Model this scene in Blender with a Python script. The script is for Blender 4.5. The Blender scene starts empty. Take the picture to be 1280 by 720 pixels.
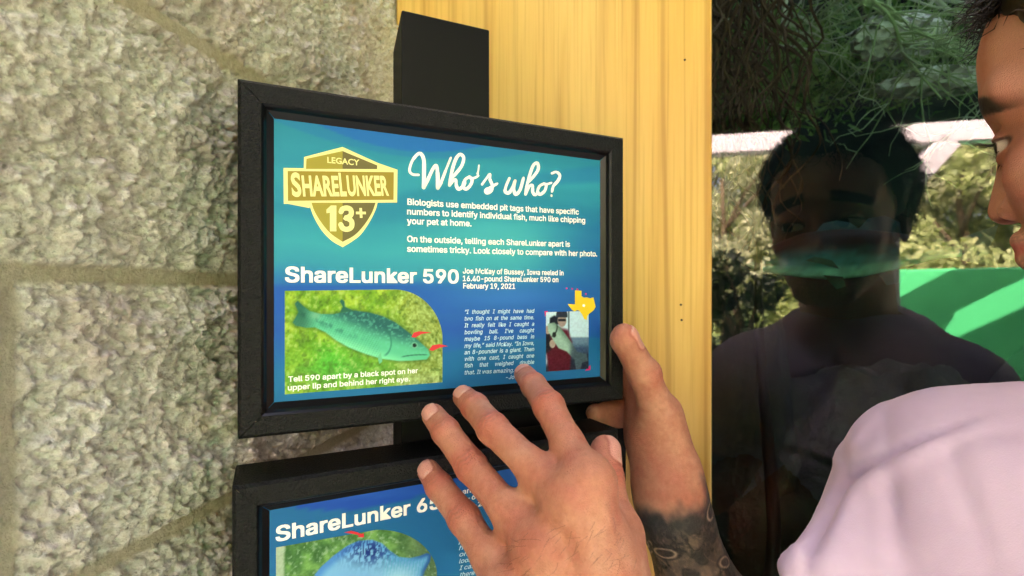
import bpy, math, random
import numpy as np
from mathutils import Vector

# ------------------------------------------------------------------ scene, camera, light
S = bpy.context.scene
COL = S.collection
CAM_H = 1.5
FPX, CX, HY = 620.0, 640.0, 368.0
cam_d = bpy.data.cameras.new("camera")
cam = bpy.data.objects.new("camera", cam_d); COL.objects.link(cam)
cam.location = (0, 0, CAM_H); cam.rotation_euler = (math.pi/2, 0, 0)
cam_d.sensor_width = 36; cam_d.lens = 36*FPX/1280
cam_d.shift_y = (HY-360)/1280
cam_d.clip_start = 0.01; cam_d.clip_end = 600
cam_d.dof.use_dof = True; cam_d.dof.focus_distance = 0.285; cam_d.dof.aperture_fstop = 11
S.camera = cam
SUN_EL, SUN_AZ = math.radians(52), math.radians(-18)     # sun high behind the building
w = bpy.data.worlds.new("World"); S.world = w; w.use_nodes = True
nt = w.node_tree; nt.nodes.clear()
sky = nt.nodes.new("ShaderNodeTexSky"); sky.sky_type = 'NISHITA'; sky.sun_disc = False
sky.sun_elevation = SUN_EL; sky.sun_rotation = SUN_AZ
sky.air_density = 1.0; sky.dust_density = 7.0; sky.ozone_density = 0.6
bg = nt.nodes.new("ShaderNodeBackground"); bg.inputs[1].default_value = 0.14
wo = nt.nodes.new("ShaderNodeOutputWorld")
nt.links.new(sky.outputs[0], bg.inputs[0]); nt.links.new(bg.outputs[0], wo.inputs[0])
sun_d = bpy.data.lights.new("sun", 'SUN'); sun_d.energy = 5.0; sun_d.angle = math.radians(0.5); sun_d.color = (1, .95, .86)
sun = bpy.data.objects.new("sun", sun_d); COL.objects.link(sun)
sdir = Vector((math.sin(SUN_AZ)*math.cos(SUN_EL), math.cos(SUN_AZ)*math.cos(SUN_EL), math.sin(SUN_EL)))
sun.rotation_euler = sdir.to_track_quat('Z', 'Y').to_euler(); sun.location = (0, 0, 30)
vs = S.view_settings
vs.view_transform = 'Standard'; vs.look = 'None'; vs.gamma = 1.0; vs.use_curve_mapping = False
vs.exposure = 3.8
vs.use_white_balance = True; vs.white_balance_temperature = 7400; vs.white_balance_tint = 24
S.render.engine = 'CYCLES'
S.cycles.use_denoising = True
S.cycles.max_bounces = 8; S.cycles.diffuse_bounces = 5; S.cycles.glossy_bounces = 4
S.cycles.transparent_max_bounces = 12; S.cycles.caustics_reflective = False; S.cycles.caustics_refractive = False
rnd = random.Random(7)
RS = np.random.RandomState(11)

# ------------------------------------------------------------------ helpers
def lin(c):
    c = np.asarray(c, float)/255.0
    return np.where(c <= .04045, c/12.92, ((c+.055)/1.055)**2.4)
def L4(r, g, b): return tuple(lin((r, g, b))) + (1.0,)
def P(px, py, z): return np.array([(px-CX)/FPX*z, z, CAM_H+(HY-py)/FPX*z])
def nrm(v): v = np.asarray(v, float); return v/np.linalg.norm(v)
def ss(a, b, x): t = np.clip((x-a)/(b-a), 0, 1); return t*t*(3-2*t)

def _hash(ix, iy, iz, seed):
    h = (ix.astype(np.int64)*374761393 + iy.astype(np.int64)*668265263 + iz.astype(np.int64)*2147483647 + seed*974634777) & 0xffffffff
    h = ((h ^ (h >> 13))*1274126177) & 0xffffffff
    h = ((h ^ (h >> 16))*2246822519) & 0xffffffff
    return ((h ^ (h >> 15)) & 0xffffff)/float(0xffffff)
def vn3(x, y, z, seed=0):
    x, y, z = np.broadcast_arrays(np.asarray(x, float), np.asarray(y, float), np.asarray(z, float))
    xi, yi, zi = np.floor(x), np.floor(y), np.floor(z)
    fx, fy, fz = x-xi, y-yi, z-zi
    fx, fy, fz = fx*fx*(3-2*fx), fy*fy*(3-2*fy), fz*fz*(3-2*fz)
    r = 0
    for a in (0, 1):
        for b in (0, 1):
            for c in (0, 1):
                r = r + _hash(xi+a, yi+b, zi+c, seed)*(fx if a else 1-fx)*(fy if b else 1-fy)*(fz if c else 1-fz)
    return r*2-1
def fbm(x, y, z=0., seed=0, o=4):
    r, a, s = 0, 1., 0.
    for i in range(o):
        r = r + a*vn3(np.asarray(x)*2**i, np.asarray(y)*2**i, np.asarray(z)*2**i, seed+i*17); s += a; a *= .5
    return r/s

def tag(o, label=None, cat=None, group=None, kind=None):
    if label: o["label"] = label
    if cat: o["category"] = cat
    if group: o["group"] = group
    if kind: o["kind"] = kind
    return o
def empty(name, loc, **k):
    o = bpy.data.objects.new(name, None); COL.objects.link(o); o.location = tuple(loc); o.empty_display_size = .02
    return tag(o, **k)
def wloc(o):
    v = Vector((0, 0, 0))
    while o: v = v + o.location; o = o.parent
    return np.array(v)
def mesh_obj(name, V, F, mats, parent=None, col=None, smooth=False, midx=None, loc=None):
    """V world coordinates; F list of polygons or (n,4)/(n,3) array."""
    me = bpy.data.meshes.new(name)
    V = np.asarray(V, float)
    o = bpy.data.objects.new(name, me)
    if parent is not None:
        o.parent = parent; off = wloc(parent)
    else:
        off = np.zeros(3) if loc is None else np.asarray(loc, float); o.location = tuple(off)
    V = V-off
    if isinstance(F, np.ndarray):
        n, k = F.shape
        me.vertices.add(len(V)); me.vertices.foreach_set("co", V.astype(np.float32).ravel())
        me.loops.add(n*k); me.loops.foreach_set("vertex_index", F.astype(np.int32).ravel())
        me.polygons.add(n); me.polygons.foreach_set("loop_start", np.arange(0, n*k, k, dtype=np.int32))
        me.polygons.foreach_set("loop_total", np.full(n, k, np.int32))
        me.update(calc_edges=True)
    else:
        me.from_pydata([tuple(v) for v in V], [], [tuple(int(i) for i in f) for f in F]); me.update()
    for m in (mats if isinstance(mats, (list, tuple)) else [mats]): me.materials.append(m)
    if midx is not None: me.polygons.foreach_set("material_index", np.asarray(midx, np.int32))
    if smooth: me.polygons.foreach_set("use_smooth", np.ones(len(me.polygons), bool))
    if col is not None:
        a = me.attributes.new("Col", 'FLOAT_COLOR', 'POINT')
        c = np.ones((len(V), 4), np.float32); c[:, :3] = col
        a.data.foreach_set("color", c.ravel())
    COL.objects.link(o)
    return o
class MB:
    def __init__(s): s.V, s.F, s.n, s.M, s.C = [], [], 0, [], []
    def add(s, V, F, mi=0, col=None):
        V = np.asarray(V, float); s.V.append(V); s.F += [[int(i)+s.n for i in f] for f in F]; s.M += [mi]*len(F)
        s.C.append(np.broadcast_to(np.asarray(col if col is not None else (1, 1, 1), float), (len(V), 3)))
        s.n += len(V)
    def build(s, name, mats, parent=None, smooth=False, loc=None, color=False):
        return mesh_obj(name, np.concatenate(s.V), s.F, mats, parent, smooth=smooth, midx=s.M, loc=loc,
                        col=np.concatenate(s.C) if color else None)
def box_vf(o, ex, ey, ez, bev=0.0):
    """box from corner frame: centre o, half vectors ex, ey, ez; chamfered edges"""
    o, ex, ey, ez = [np.asarray(v, float) for v in (o, ex, ey, ez)]
    if bev <= 0:
        V = [o+a*ex+b*ey+c*ez for a in (-1, 1) for b in (-1, 1) for c in (-1, 1)]
        return V, [(0, 1, 3, 2), (4, 6, 7, 5), (0, 4, 5, 1), (2, 3, 7, 6), (0, 2, 6, 4), (1, 5, 7, 3)]
    lx, ly, lz = [np.linalg.norm(v) for v in (ex, ey, ez)]
    kx, ky, kz = 1-bev/lx, 1-bev/ly, 1-bev/lz
    V, I = [], {}
    for a in (-1, 1):
        for b in (-1, 1):
            for c in (-1, 1):
                for ax, (fa, fb, fc) in enumerate(((1, ky, kz), (kx, 1, kz), (kx, ky, 1))):
                    I[(a, b, c, ax)] = len(V); V.append(o+a*fa*ex+b*fb*ey+c*fc*ez)
    F = []
    for s in (-1, 1):
        F.append([I[(s, -1, -1, 0)], I[(s, 1, -1, 0)], I[(s, 1, 1, 0)], I[(s, -1, 1, 0)]])
        F.append([I[(-1, s, -1, 1)], I[(1, s, -1, 1)], I[(1, s, 1, 1)], I[(-1, s, 1, 1)]])
        F.append([I[(-1, -1, s, 2)], I[(1, -1, s, 2)], I[(1, 1, s, 2)], I[(-1, 1, s, 2)]])
    for s in (-1, 1):
        for t in (-1, 1):
            F.append([I[(s, t, -1, 0)], I[(s, t, 1, 0)], I[(s, t, 1, 1)], I[(s, t, -1, 1)]])
            F.append([I[(s, -1, t, 0)], I[(s, 1, t, 0)], I[(s, 1, t, 2)], I[(s, -1, t, 2)]])
            F.append([I[(-1, s, t, 1)], I[(1, s, t, 1)], I[(1, s, t, 2)], I[(-1, s, t, 2)]])
    for a in (-1, 1):
        for b in (-1, 1):
            for c in (-1, 1): F.append([I[(a, b, c, 0)], I[(a, b, c, 1)], I[(a, b, c, 2)]])
    return V, F
def aabox(x0, x1, y0, y1, z0, z1, bev=0):
    return box_vf(((x0+x1)/2, (y0+y1)/2, (z0+z1)/2), ((x1-x0)/2, 0, 0), (0, (y1-y0)/2, 0), (0, 0, (z1-z0)/2), bev)
def tube_vf(pts, rad, n=8, cap=True):
    pts = [np.asarray(p, float) for p in pts]
    rad = np.broadcast_to(np.asarray(rad, float), (len(pts),))
    V, F = [], []
    ref = np.array([.31, .17, .93])
    for i, p in enumerate(pts):
        d = nrm(pts[min(i+1, len(pts)-1)]-pts[max(i-1, 0)])
        a = nrm(np.cross(d, ref)) if abs(d@ref) < .98 else nrm(np.cross(d, (1, 0, 0)))
        b = np.cross(d, a)
        for k in range(n):
            t = 2*math.pi*k/n
            V.append(p+rad[i]*(math.cos(t)*a+math.sin(t)*b))
    for i in range(len(pts)-1):
        for k in range(n):
            F.append((i*n+k, i*n+(k+1) % n, (i+1)*n+(k+1) % n, (i+1)*n+k))
    if cap:
        F.append(tuple(range(n-1, -1, -1))); F.append(tuple((len(pts)-1)*n+k for k in range(n)))
    return V, F
def catmull(pts, n=8):
    pts = [np.asarray(p, float) for p in pts]
    q = [2*pts[0]-pts[1]]+pts+[2*pts[-1]-pts[-2]]
    out = []
    for i in range(1, len(q)-2):
        for k in range(n):
            t = k/n
            out.append(.5*((2*q[i])+(-q[i-1]+q[i+1])*t+(2*q[i-1]-5*q[i]+4*q[i+1]-q[i+2])*t*t+(-q[i-1]+3*q[i]-3*q[i+1]+q[i+2])*t**3))
    out.append(pts[-1])
    return out

# ------------------------------------------------------------------ materials
def mat(name, build):
    m = bpy.data.materials.new(name); m.use_nodes = True
    t = m.node_tree; t.nodes.clear()
    out = t.nodes.new("ShaderNodeOutputMaterial"); p = t.nodes.new("ShaderNodeBsdfPrincipled")
    t.links.new(p.outputs[0], out.inputs[0])
    build(t, p, out)
    return m
def nn(t, typ, **k):
    n = t.nodes.new(typ)
    for a, v in k.items():
        if a.startswith('i_'):
            key = a[2:]; key = int(key) if key.isdigit() else key.replace('_', ' ')
            n.inputs[key].default_value = v
        else: setattr(n, a, v)
    return n
def noise(t, vec, scale, detail=4, rough=.6, dist=0.):
    n = nn(t, "ShaderNodeTexNoise"); n.inputs["Scale"].default_value = scale; n.inputs["Detail"].default_value = detail
    n.inputs["Roughness"].default_value = rough; n.inputs["Distortion"].default_value = dist
    if vec is not None: t.links.new(vec, n.inputs["Vector"])
    return n.outputs["Fac"]
def ramp(t, fac, stops):
    r = nn(t, "ShaderNodeValToRGB"); e = r.color_ramp.elements
    while len(e) < len(stops): e.new(.5)
    for i, (p, c) in enumerate(stops):
        e[i].position = p; e[i].color = c if len(c) == 4 else (*c, 1)
    t.links.new(fac, r.inputs[0]); return r.outputs[0]
def mix(t, fac, a, b, mode='MIX'):
    m = nn(t, "ShaderNodeMix", data_type='RGBA', blend_type=mode)
    for sock, v in ((m.inputs[0], fac), (m.inputs[6], a), (m.inputs[7], b)):
        if isinstance(v, bpy.types.NodeSocket): t.links.new(v, sock)
        else: sock.default_value = v
    return m.outputs[2]
def bump(t, p, h, strength=.3, dist=.002):
    b = nn(t, "ShaderNodeBump"); b.inputs["Strength"].default_value = strength; b.inputs["Distance"].default_value = dist
    t.links.new(h, b.inputs["Height"]); t.links.new(b.outputs[0], p.inputs["Normal"])
def coords(t, kind="Object", scale=(1, 1, 1)):
    c = nn(t, "ShaderNodeTexCoord"); m = nn(t, "ShaderNodeMapping"); m.inputs["Scale"].default_value = scale
    t.links.new(c.outputs[kind], m.inputs[0]); return m.outputs[0]
def plain(name, rgb, rough=.5, spec=.5, bs=0, bscale=300, var=0.0, vscale=20, metal=0):
    def b(t, p, o):
        c = L4(*rgb); v = coords(t)
        p.inputs["Base Color"].default_value = c
        p.inputs["Roughness"].default_value = rough; p.inputs["Specular IOR Level"].default_value = spec
        p.inputs["Metallic"].default_value = metal
        if var:
            f = noise(t, v, vscale, 5)
            lo = tuple(x*(1-var) for x in c[:3])+(1,); hi = tuple(min(1, x*(1+var)) for x in c[:3])+(1,)
            t.links.new(ramp(t, f, [(.3, lo), (.7, hi)]), p.inputs["Base Color"])
        if bs: bump(t, p, noise(t, v, bscale, 5), bs, .001)
    return mat(name, b)
def vcol(name, rough=.45, spec=.4, bs=0, bscale=400, sss=0, grain=0):
    def b(t, p, o):
        a = nn(t, "ShaderNodeAttribute", attribute_name="Col")
        c = a.outputs["Color"]
        v = coords(t)
        if grain:
            g = noise(t, v, 900, 3)
            c = mix(t, 1.0, c, ramp(t, g, [(.3, (1-grain,)*3), (.7, (1.0,)*3)]), 'MULTIPLY')
        t.links.new(c, p.inputs["Base Color"])
        p.inputs["Roughness"].default_value = rough; p.inputs["Specular IOR Level"].default_value = spec
        if sss:
            p.inputs["Subsurface Weight"].default_value = sss
            p.inputs["Subsurface Radius"].default_value = (1, .35, .2); p.inputs["Subsurface Scale"].default_value = .004
        if bs: bump(t, p, noise(t, v, bscale, 6, .65), bs, .0006)
    return mat(name, b)
M_print = vcol("printed_paper", .5, .16)
M_skin = vcol("skin", .46, .42, .35, 700, .10, .10)
def _skinbump(m):
    t = m.node_tree; p = next(n for n in t.nodes if n.type == 'BSDF_PRINCIPLED')
    v = coords(t); vo = nn(t, "ShaderNodeTexVoronoi", feature='DISTANCE_TO_EDGE'); vo.inputs["Scale"].default_value = 850; t.links.new(v, vo.inputs["Vector"])
    h = mix(t, .5, ramp(t, vo.outputs["Distance"], [(0, (0, 0, 0)), (.25, (1, 1, 1))]), noise(t, v, 420, 5, .65))
    bump(t, p, h, .45, .0007)
    n2 = noise(t, v, 260, 4, .7)
    t.links.new(ramp(t, n2, [(.3, (.38,)*3), (.7, (.58,)*3)]), p.inputs["Roughness"])
_skinbump(M_skin)
M_white = plain("white_ink", (250, 252, 252), .4, .3)
M_lightblue = plain("pale_blue_ink", (190, 232, 250), .4, .3)
M_yel = plain("pale_yellow_ink", (244, 236, 160), .4, .3)
M_olive = plain("olive_ink", (160, 148, 52), .4, .3); M_olive2 = plain("dark_olive_ink", (108, 98, 54), .4, .3)
M_olive3 = plain("band_olive_ink", (156, 134, 42), .4, .3)
M_gold = plain("state_yellow_ink", (240, 205, 40), .4, .3); M_pink = plain("magenta_ink", (215, 30, 110), .4, .3)
M_red = plain("arrow_red_ink", (220, 45, 60), .4, .3)
def _frame(t, p, o):
    v = coords(t)
    n1 = noise(t, v, 900, 2, .5); n2 = noise(t, v, 300, 3)
    t.links.new(ramp(t, n2, [(.3, L4(10, 11, 11)), (.75, L4(18, 19, 18))]), p.inputs["Base Color"])
    p.inputs["Roughness"].default_value = .45; p.inputs["Specular IOR Level"].default_value = .24
    bump(t, p, n1, 1., .0011)
M_frame = mat("black_grained_frame", _frame)
M_lip = plain("black_gloss_plastic", (10, 10, 11), .28, .35)
M_back = plain("black_board", (16, 16, 16), .7, .3)
M_post = plain("black_powder_coat", (11, 11, 11), .5, .22, .15, 1500)
def _stone(t, p, o):
    v = coords(t)
    a = nn(t, "ShaderNodeAttribute", attribute_name="Col").outputs["Color"]     # r: mortar mask, g: block tint
    sep = nn(t, "ShaderNodeSeparateColor"); t.links.new(a, sep.inputs[0])
    vo = nn(t, "ShaderNodeTexVoronoi", feature='F1'); vo.inputs["Scale"].default_value = 640; t.links.new(v, vo.inputs["Vector"])
    vsep = nn(t, "ShaderNodeSeparateColor"); t.links.new(vo.outputs["Color"], vsep.inputs[0])
    n1 = noise(t, v, 330, 6, .8); n2 = noise(t, v, 14, 4, .6, .4); n3 = noise(t, v, 900, 3, .7)
    grain = ramp(t, n1, [(.27, L4(120, 111, 103)), (.36, L4(194, 186, 174)), (.46, L4(232, 226, 214)), (.58, L4(253, 251, 246))])
    cell = ramp(t, vsep.outputs[0], [(0, L4(118, 109, 101)), (.13, L4(190, 182, 170)), (.5, L4(226, 219, 207)), (.85, L4(240, 235, 224)), (1, L4(253, 251, 247))])
    c = mix(t, .45, grain, cell)
    c = mix(t, ramp(t, n2, [(.36, (.5,)*3), (.56, (0, 0, 0))]), c, L4(178, 156, 146))
    c = mix(t, ramp(t, n2, [(.54, (0, 0, 0)), (.74, (.3,)*3)]), c, L4(188, 188, 162))
    sp = ramp(t, n3, [(.27, (.5,)*3), (.34, (0, 0, 0))])
    c = mix(t, sp, c, L4(70, 62, 50))
    mort = ramp(t, noise(t, v, 500, 5, .7), [(.3, L4(172, 163, 142)), (.7, L4(202, 193, 170))])
    c = mix(t, sep.outputs[0], c, mort)
    t.links.new(c, p.inputs["Base Color"]); p.inputs["Roughness"].default_value = .85; p.inputs["Specular IOR Level"].default_value = .25
    h = mix(t, .5, n1, n3)
    bump(t, p, h, 1., .0028)
M_stone = mat("split_face_stone", _stone)
def _wood(t, p, o):
    v = coords(t, "Object", (1, 1, .045)); v2 = coords(t, "Object", (1, 1, .012)); v3 = coords(t, "Object", (1, 1, .16))
    big = noise(t, v, 15, 4, .55, 1.2); fine = noise(t, v2, 330, 3, .6); vf = noise(t, v2, 1300, 2, .5); kn = noise(t, v3, 16, 2, .4, .9)
    c = ramp(t, big, [(.25, L4(208, 156, 70)), (.42, L4(235, 190, 100)), (.52, L4(238, 197, 108)), (.62, L4(222, 174, 84)), (.75, L4(236, 194, 105))])
    c = mix(t, ramp(t, fine, [(.34, (.40,)*3), (.48, (0, 0, 0))]), c, L4(196, 142, 62))
    c = mix(t, ramp(t, vf, [(.36, (.08,)*3), (.5, (0, 0, 0))]), c, L4(180, 128, 56))
    wv = nn(t, "ShaderNodeTexWave", wave_type='BANDS', bands_direction='X'); wv.inputs["Scale"].default_value = 9
    wv.inputs["Distortion"].default_value = 9; wv.inputs["Detail"].default_value = 2; wv.inputs["Detail Scale"].default_value = .7
    t.links.new(coords(t, "Object", (1, 1, .08)), wv.inputs["Vector"])
    msk = noise(t, coords(t, "Object", (1, 1, .05)), 9, 2)
    ln = mix(t, ramp(t, msk, [(.42, (0, 0, 0)), (.55, (1, 1, 1))]), (0, 0, 0, 1), ramp(t, wv.outputs["Fac"], [(.0, (.55,)*3), (.06, (.16,)*3), (.3, (0, 0, 0))]))
    c = mix(t, ln, c, L4(182, 122, 44))
    c = mix(t, ramp(t, kn, [(.66, (0, 0, 0)), (.78, (.4,)*3)]), c, L4(206, 150, 70))
    t.links.new(c, p.inputs["Base Color"]); p.inputs["Roughness"].default_value = .38; p.inputs["Specular IOR Level"].default_value = .4
    bump(t, p, fine, .05, .0004)
M_wood = mat("yellow_pine", _wood)
def _glass(t, p, o):
    tr = nn(t, "ShaderNodeBsdfTransparent"); tr.inputs[0].default_value = (.64, .90, .88, 1)
    gl = nn(t, "ShaderNodeBsdfGlossy"); gl.inputs["Roughness"].default_value = .012
    fr = nn(t, "ShaderNodeFresnel"); fr.inputs[0].default_value = 1.98
    ms = nn(t, "ShaderNodeMixShader"); t.links.new(fr.outputs[0], ms.inputs[0])
    t.links.new(tr.outputs[0], ms.inputs[1]); t.links.new(gl.outputs[0], ms.inputs[2]); t.links.new(ms.outputs[0], o.inputs[0])
M_glass = mat("tank_glass", _glass)
def _glassb(t, p, o):
    tr = nn(t, "ShaderNodeBsdfTransparent"); t.links.new(tr.outputs[0], o.inputs[0])
M_glassb = mat("tank_glass_inner_face", _glassb)
def _fabric(t, p, o):
    v = coords(t)
    n = noise(t, v, 26, 4); wv = noise(t, v, 1800, 2)
    t.links.new(ramp(t, n, [(.3, L4(202, 178, 206)), (.7, L4(212, 189, 215))]), p.inputs["Base Color"])
    p.inputs["Roughness"].default_value = .85; p.inputs["Specular IOR Level"].default_value = .2
    p.inputs["Sheen Weight"].default_value = .25
    bump(t, p, wv, .25, .0006)
M_shirt = mat("lilac_cotton", _fabric)
M_hair = plain("dark_brown_hair", (26, 18, 14), .5, .3)
M_denim = plain("dark_denim", (48, 56, 74), .8, .2, .3, 900, .3, 60)
M_shoe = plain("black_rubber", (28, 28, 28), .6, .3)
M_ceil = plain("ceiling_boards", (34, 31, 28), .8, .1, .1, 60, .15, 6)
M_beam = plain("grey_painted_beam", (214, 208, 214), .6, .3, .1, 80, .06, 8)
M_wallp = plain("dark_render", (112, 106, 98), .9, .1, .3, 60, .12, 3)
M_conc = plain("concrete", (168, 164, 154), .9, .2, .4, 120, .18, 3)
M_mint = plain("mint_gel_coat", (64, 204, 132), .3, .5, 0, 100, .05, 2)
def _grass(t, p, o):
    v = coords(t); a = noise(t, v, 1.1, 5); b = noise(t, v, 40, 4)
    c = mix(t, .5, ramp(t, a, [(.3, L4(70, 92, 38)), (.7, L4(112, 128, 58))]), ramp(t, b, [(.3, L4(54, 74, 30)), (.7, L4(120, 138, 66))]))
    t.links.new(c, p.inputs["Base Color"]); p.inputs["Roughness"].default_value = .9
    bump(t, p, b, .6, .03)
M_grass = mat("lawn", _grass)
def leafmat(name, c1, c2):
    def b(t, p, o):
        a = nn(t, "ShaderNodeAttribute", attribute_name="Col").outputs["Fac"]
        t.links.new(ramp(t, a, [(0, L4(*c1)), (1, L4(*c2))]), p.inputs["Base Color"]); p.inputs["Roughness"].default_value = .55
        tl = nn(t, "ShaderNodeBsdfTranslucent"); t.links.new(ramp(t, a, [(0, L4(*c1)), (1, L4(*c2))]), tl.inputs[0])
        ms = nn(t, "ShaderNodeMixShader"); ms.inputs[0].default_value = .55
        t.links.new(p.outputs[0], ms.inputs[1]); t.links.new(tl.outputs[0], ms.inputs[2]); t.links.new(ms.outputs[0], o.inputs[0])
    return mat(name, b)
M_leafA = leafmat("pale_green_leaves", (146, 164, 106), (200, 206, 150))
M_leafB = leafmat("grey_green_leaves", (142, 152, 118), (204, 204, 168))
M_leafD = leafmat("dark_leaves", (20, 30, 16), (40, 54, 26))
M_bark = plain("bark", (92, 78, 62), .9, .2, .5, 60, .3, 20)
M_tank = plain("dark_tank_liner", (26, 32, 26), .9, .15, .2, 40, .6, 5)
def _rock(t, p, o):
    v = coords(t); a = noise(t, v, 9, 6, .65); b = noise(t, v, 60, 4)
    c = mix(t, .4, ramp(t, a, [(.3, L4(14, 15, 12)), (.5, L4(24, 30, 17)), (.65, L4(42, 56, 26)), (.8, L4(40, 36, 28))]),
            ramp(t, b, [(.3, L4(12, 12, 10)), (.7, L4(40, 44, 30))]))
    t.links.new(c, p.inputs["Base Color"]); p.inputs["Roughness"].default_value = .85; bump(t, p, b, .5, .01)
M_rock = mat("mossy_rock", _rock)
def _gravel(t, p, o):
    v = coords(t); vo = nn(t, "ShaderNodeTexVoronoi"); vo.inputs["Scale"].default_value = 95; t.links.new(v, vo.inputs["Vector"])
    s = nn(t, "ShaderNodeSeparateColor"); t.links.new(vo.outputs["Color"], s.inputs[0])
    c = ramp(t, s.outputs[0], [(0, L4(110, 106, 102)), (.4, L4(190, 184, 180)), (1, L4(246, 242, 242))])
    t.links.new(c, p.inputs["Base Color"]); p.inputs["Roughness"].default_value = .8
    bump(t, p, vo.outputs["Distance"], .8, .01)
M_pale = mat("pale_pebbly_stone", _gravel)
M_wood_dk = plain("waterlogged_wood", (84, 58, 42), .8, .2, .5, 60, .4, 20)
M_stem = plain("black_stem", (22, 20, 18), .6, .3, .2, 80, .3, 20)
M_twig = plain("pale_green_twig", (164, 182, 142), .7, .2, .3, 200, .25, 30)
M_twig2 = plain("grey_twig", (196, 198, 184), .7, .2, .3, 200, .25, 30)
M_weed = leafmat("water_weed", (52, 92, 44), (150, 188, 104))
M_fish = vcol("fish_skin", .6, .15)

# ------------------------------------------------------------------ planes of the place
GN = nrm((-.19, -.982, 0)); GT = nrm((.982, -.19, 0)); UP = np.array([0, 0, 1.])
G0 = np.array([.2016, .5, 0.])                      # foot of the glass plane at the board's right edge
def glass_pt(u, v, z): return G0+GT*u-GN*v+np.array([0, 0, z])      # u to the right, v into the tank
def refl(px, py, dist):
    d = nrm(((px-CX)/FPX, 1., (HY-py)/FPX)); o = np.array([0, 0, CAM_H])
    t = ((G0-o)*(1, 1, 0))@GN/(d@GN); h = o+d*t
    r = d-2*(d@GN)*GN
    return h+r*dist/np.hypot(r[0], r[1])
def ray_plane(px, py, n, c, lift=0.):
    d = np.array([(px-CX)/FPX, 1., (HY-py)/FPX]); z = c/(n[0]*d[0]+n[1]*d[1])
    return d*z+np.array([0, 0, CAM_H])+n*lift

# ------------------------------------------------------------------ ground and shelter
def grid_sheet(name, x0, x1, y0, y1, z, m, kind, n=2):
    xs, ys = np.linspace(x0, x1, n), np.linspace(y0, y1, n)
    V = [(x, y, z) for y in ys for x in xs]
    F = [(j*n+i, j*n+i+1, (j+1)*n+i+1, (j+1)*n+i) for j in range(n-1) for i in range(n-1)]
    return tag(mesh_obj(name, V, F, m), kind=kind)
grid_sheet("lawn", -300, 300, -300, 300, -.03, M_grass, "structure", 41)
mb = MB(); mb.add(*aabox(-5.5, 6.5, -6.2, 3.0, -.12, 0., .01)); tag(mb.build("pavement", M_conc), kind="structure")

sh = empty("pavilion_roof", (0, 0, 2.5), label="pale boarded open pavilion roof sheltering the tank and the signs", cat="roof")
ROOF_EDGE = 2.25
def gbox(u0, u1, v0, v1, z0, z1, bev=0):      # box in the glass frame
    c = glass_pt((u0+u1)/2, (v0+v1)/2, (z0+z1)/2)
    return box_vf(c, GT*(u1-u0)/2, -GN*(v1-v0)/2, UP*(z1-z0)/2, bev)
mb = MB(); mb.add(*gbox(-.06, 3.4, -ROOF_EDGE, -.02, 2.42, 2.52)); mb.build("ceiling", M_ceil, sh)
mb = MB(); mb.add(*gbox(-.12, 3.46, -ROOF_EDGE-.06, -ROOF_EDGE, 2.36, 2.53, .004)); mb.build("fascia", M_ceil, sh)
mb = MB(); mb.add(*gbox(-.1, 3.4, -ROOF_EDGE-.41, -ROOF_EDGE-.31, 2.33, 2.48, .004)); mb.build("bright_band_beam", M_beam, sh)  # made-up pale beam, sunlit to give a bright band below the roof edge
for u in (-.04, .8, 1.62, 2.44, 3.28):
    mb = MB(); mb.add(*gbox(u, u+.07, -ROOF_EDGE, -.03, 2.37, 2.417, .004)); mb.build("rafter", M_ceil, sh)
def pav_post(u, v, label, brace=0):
    b = glass_pt(u, v, 0)
    r = empty("pavilion_post", b, label=label, cat="post", group="posts carrying the pavilion roof")
    mb = MB(); mb.add(*gbox(u-.07, u+.07, v-.07, v+.07, 0, 2.418 if not brace else 2.328, .008)); mb.build("shaft", M_beam, r)
    mb = MB(); mb.add(*gbox(u-.1, u+.1, v-.1, v+.1, 0, .12, .01)); mb.build("base_plinth", M_conc, r)
    if brace:
        a, c = glass_pt(u+.02*brace, v, 1.97), glass_pt(u+.33*brace, v, 2.345)
        d = nrm(c-a); s = nrm(np.cross(d, GN))
        mb = MB(); mb.add(*box_vf((a+c)/2, (c-a)/2, s*.055, GN*.05, .005)); mb.build("knee_brace", M_beam, r)
        mb = MB(); mb.add(*gbox(u-.05, u+.05, v+.054, -ROOF_EDGE-.062, 2.38, 2.46, .004)); mb.build("outrigger", M_beam, r)
    return r
pav_post(1.40, -ROOF_EDGE-.36, "grey painted pavilion post with a knee brace, reflected beside the dark head", 1)
pav_post(.02, -ROOF_EDGE+.1, "grey painted pavilion post at the left corner of the roof, without brace")
pav_post(3.3, -ROOF_EDGE+.1, "grey painted pavilion post at the far right corner of the roof, without brace")
mb = MB(); mb.add(*gbox(-4, -.40, .16, .36, 0, 4.3)); mb.add(*gbox(-.40, 3.6, 1.06, 1.26, 0, 4.3)); mb.add(*gbox(-.40, -.2, .36, 1.06, 0, 4.3)); tag(mb.build("sun_block_wall", M_wallp, loc=glass_pt(0, 1.1, 0)), "tall grey wall added behind the stone wall and the aquarium to block the sun", "wall")  # added wall, out of view, keeps direct sun off signs and tank

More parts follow.
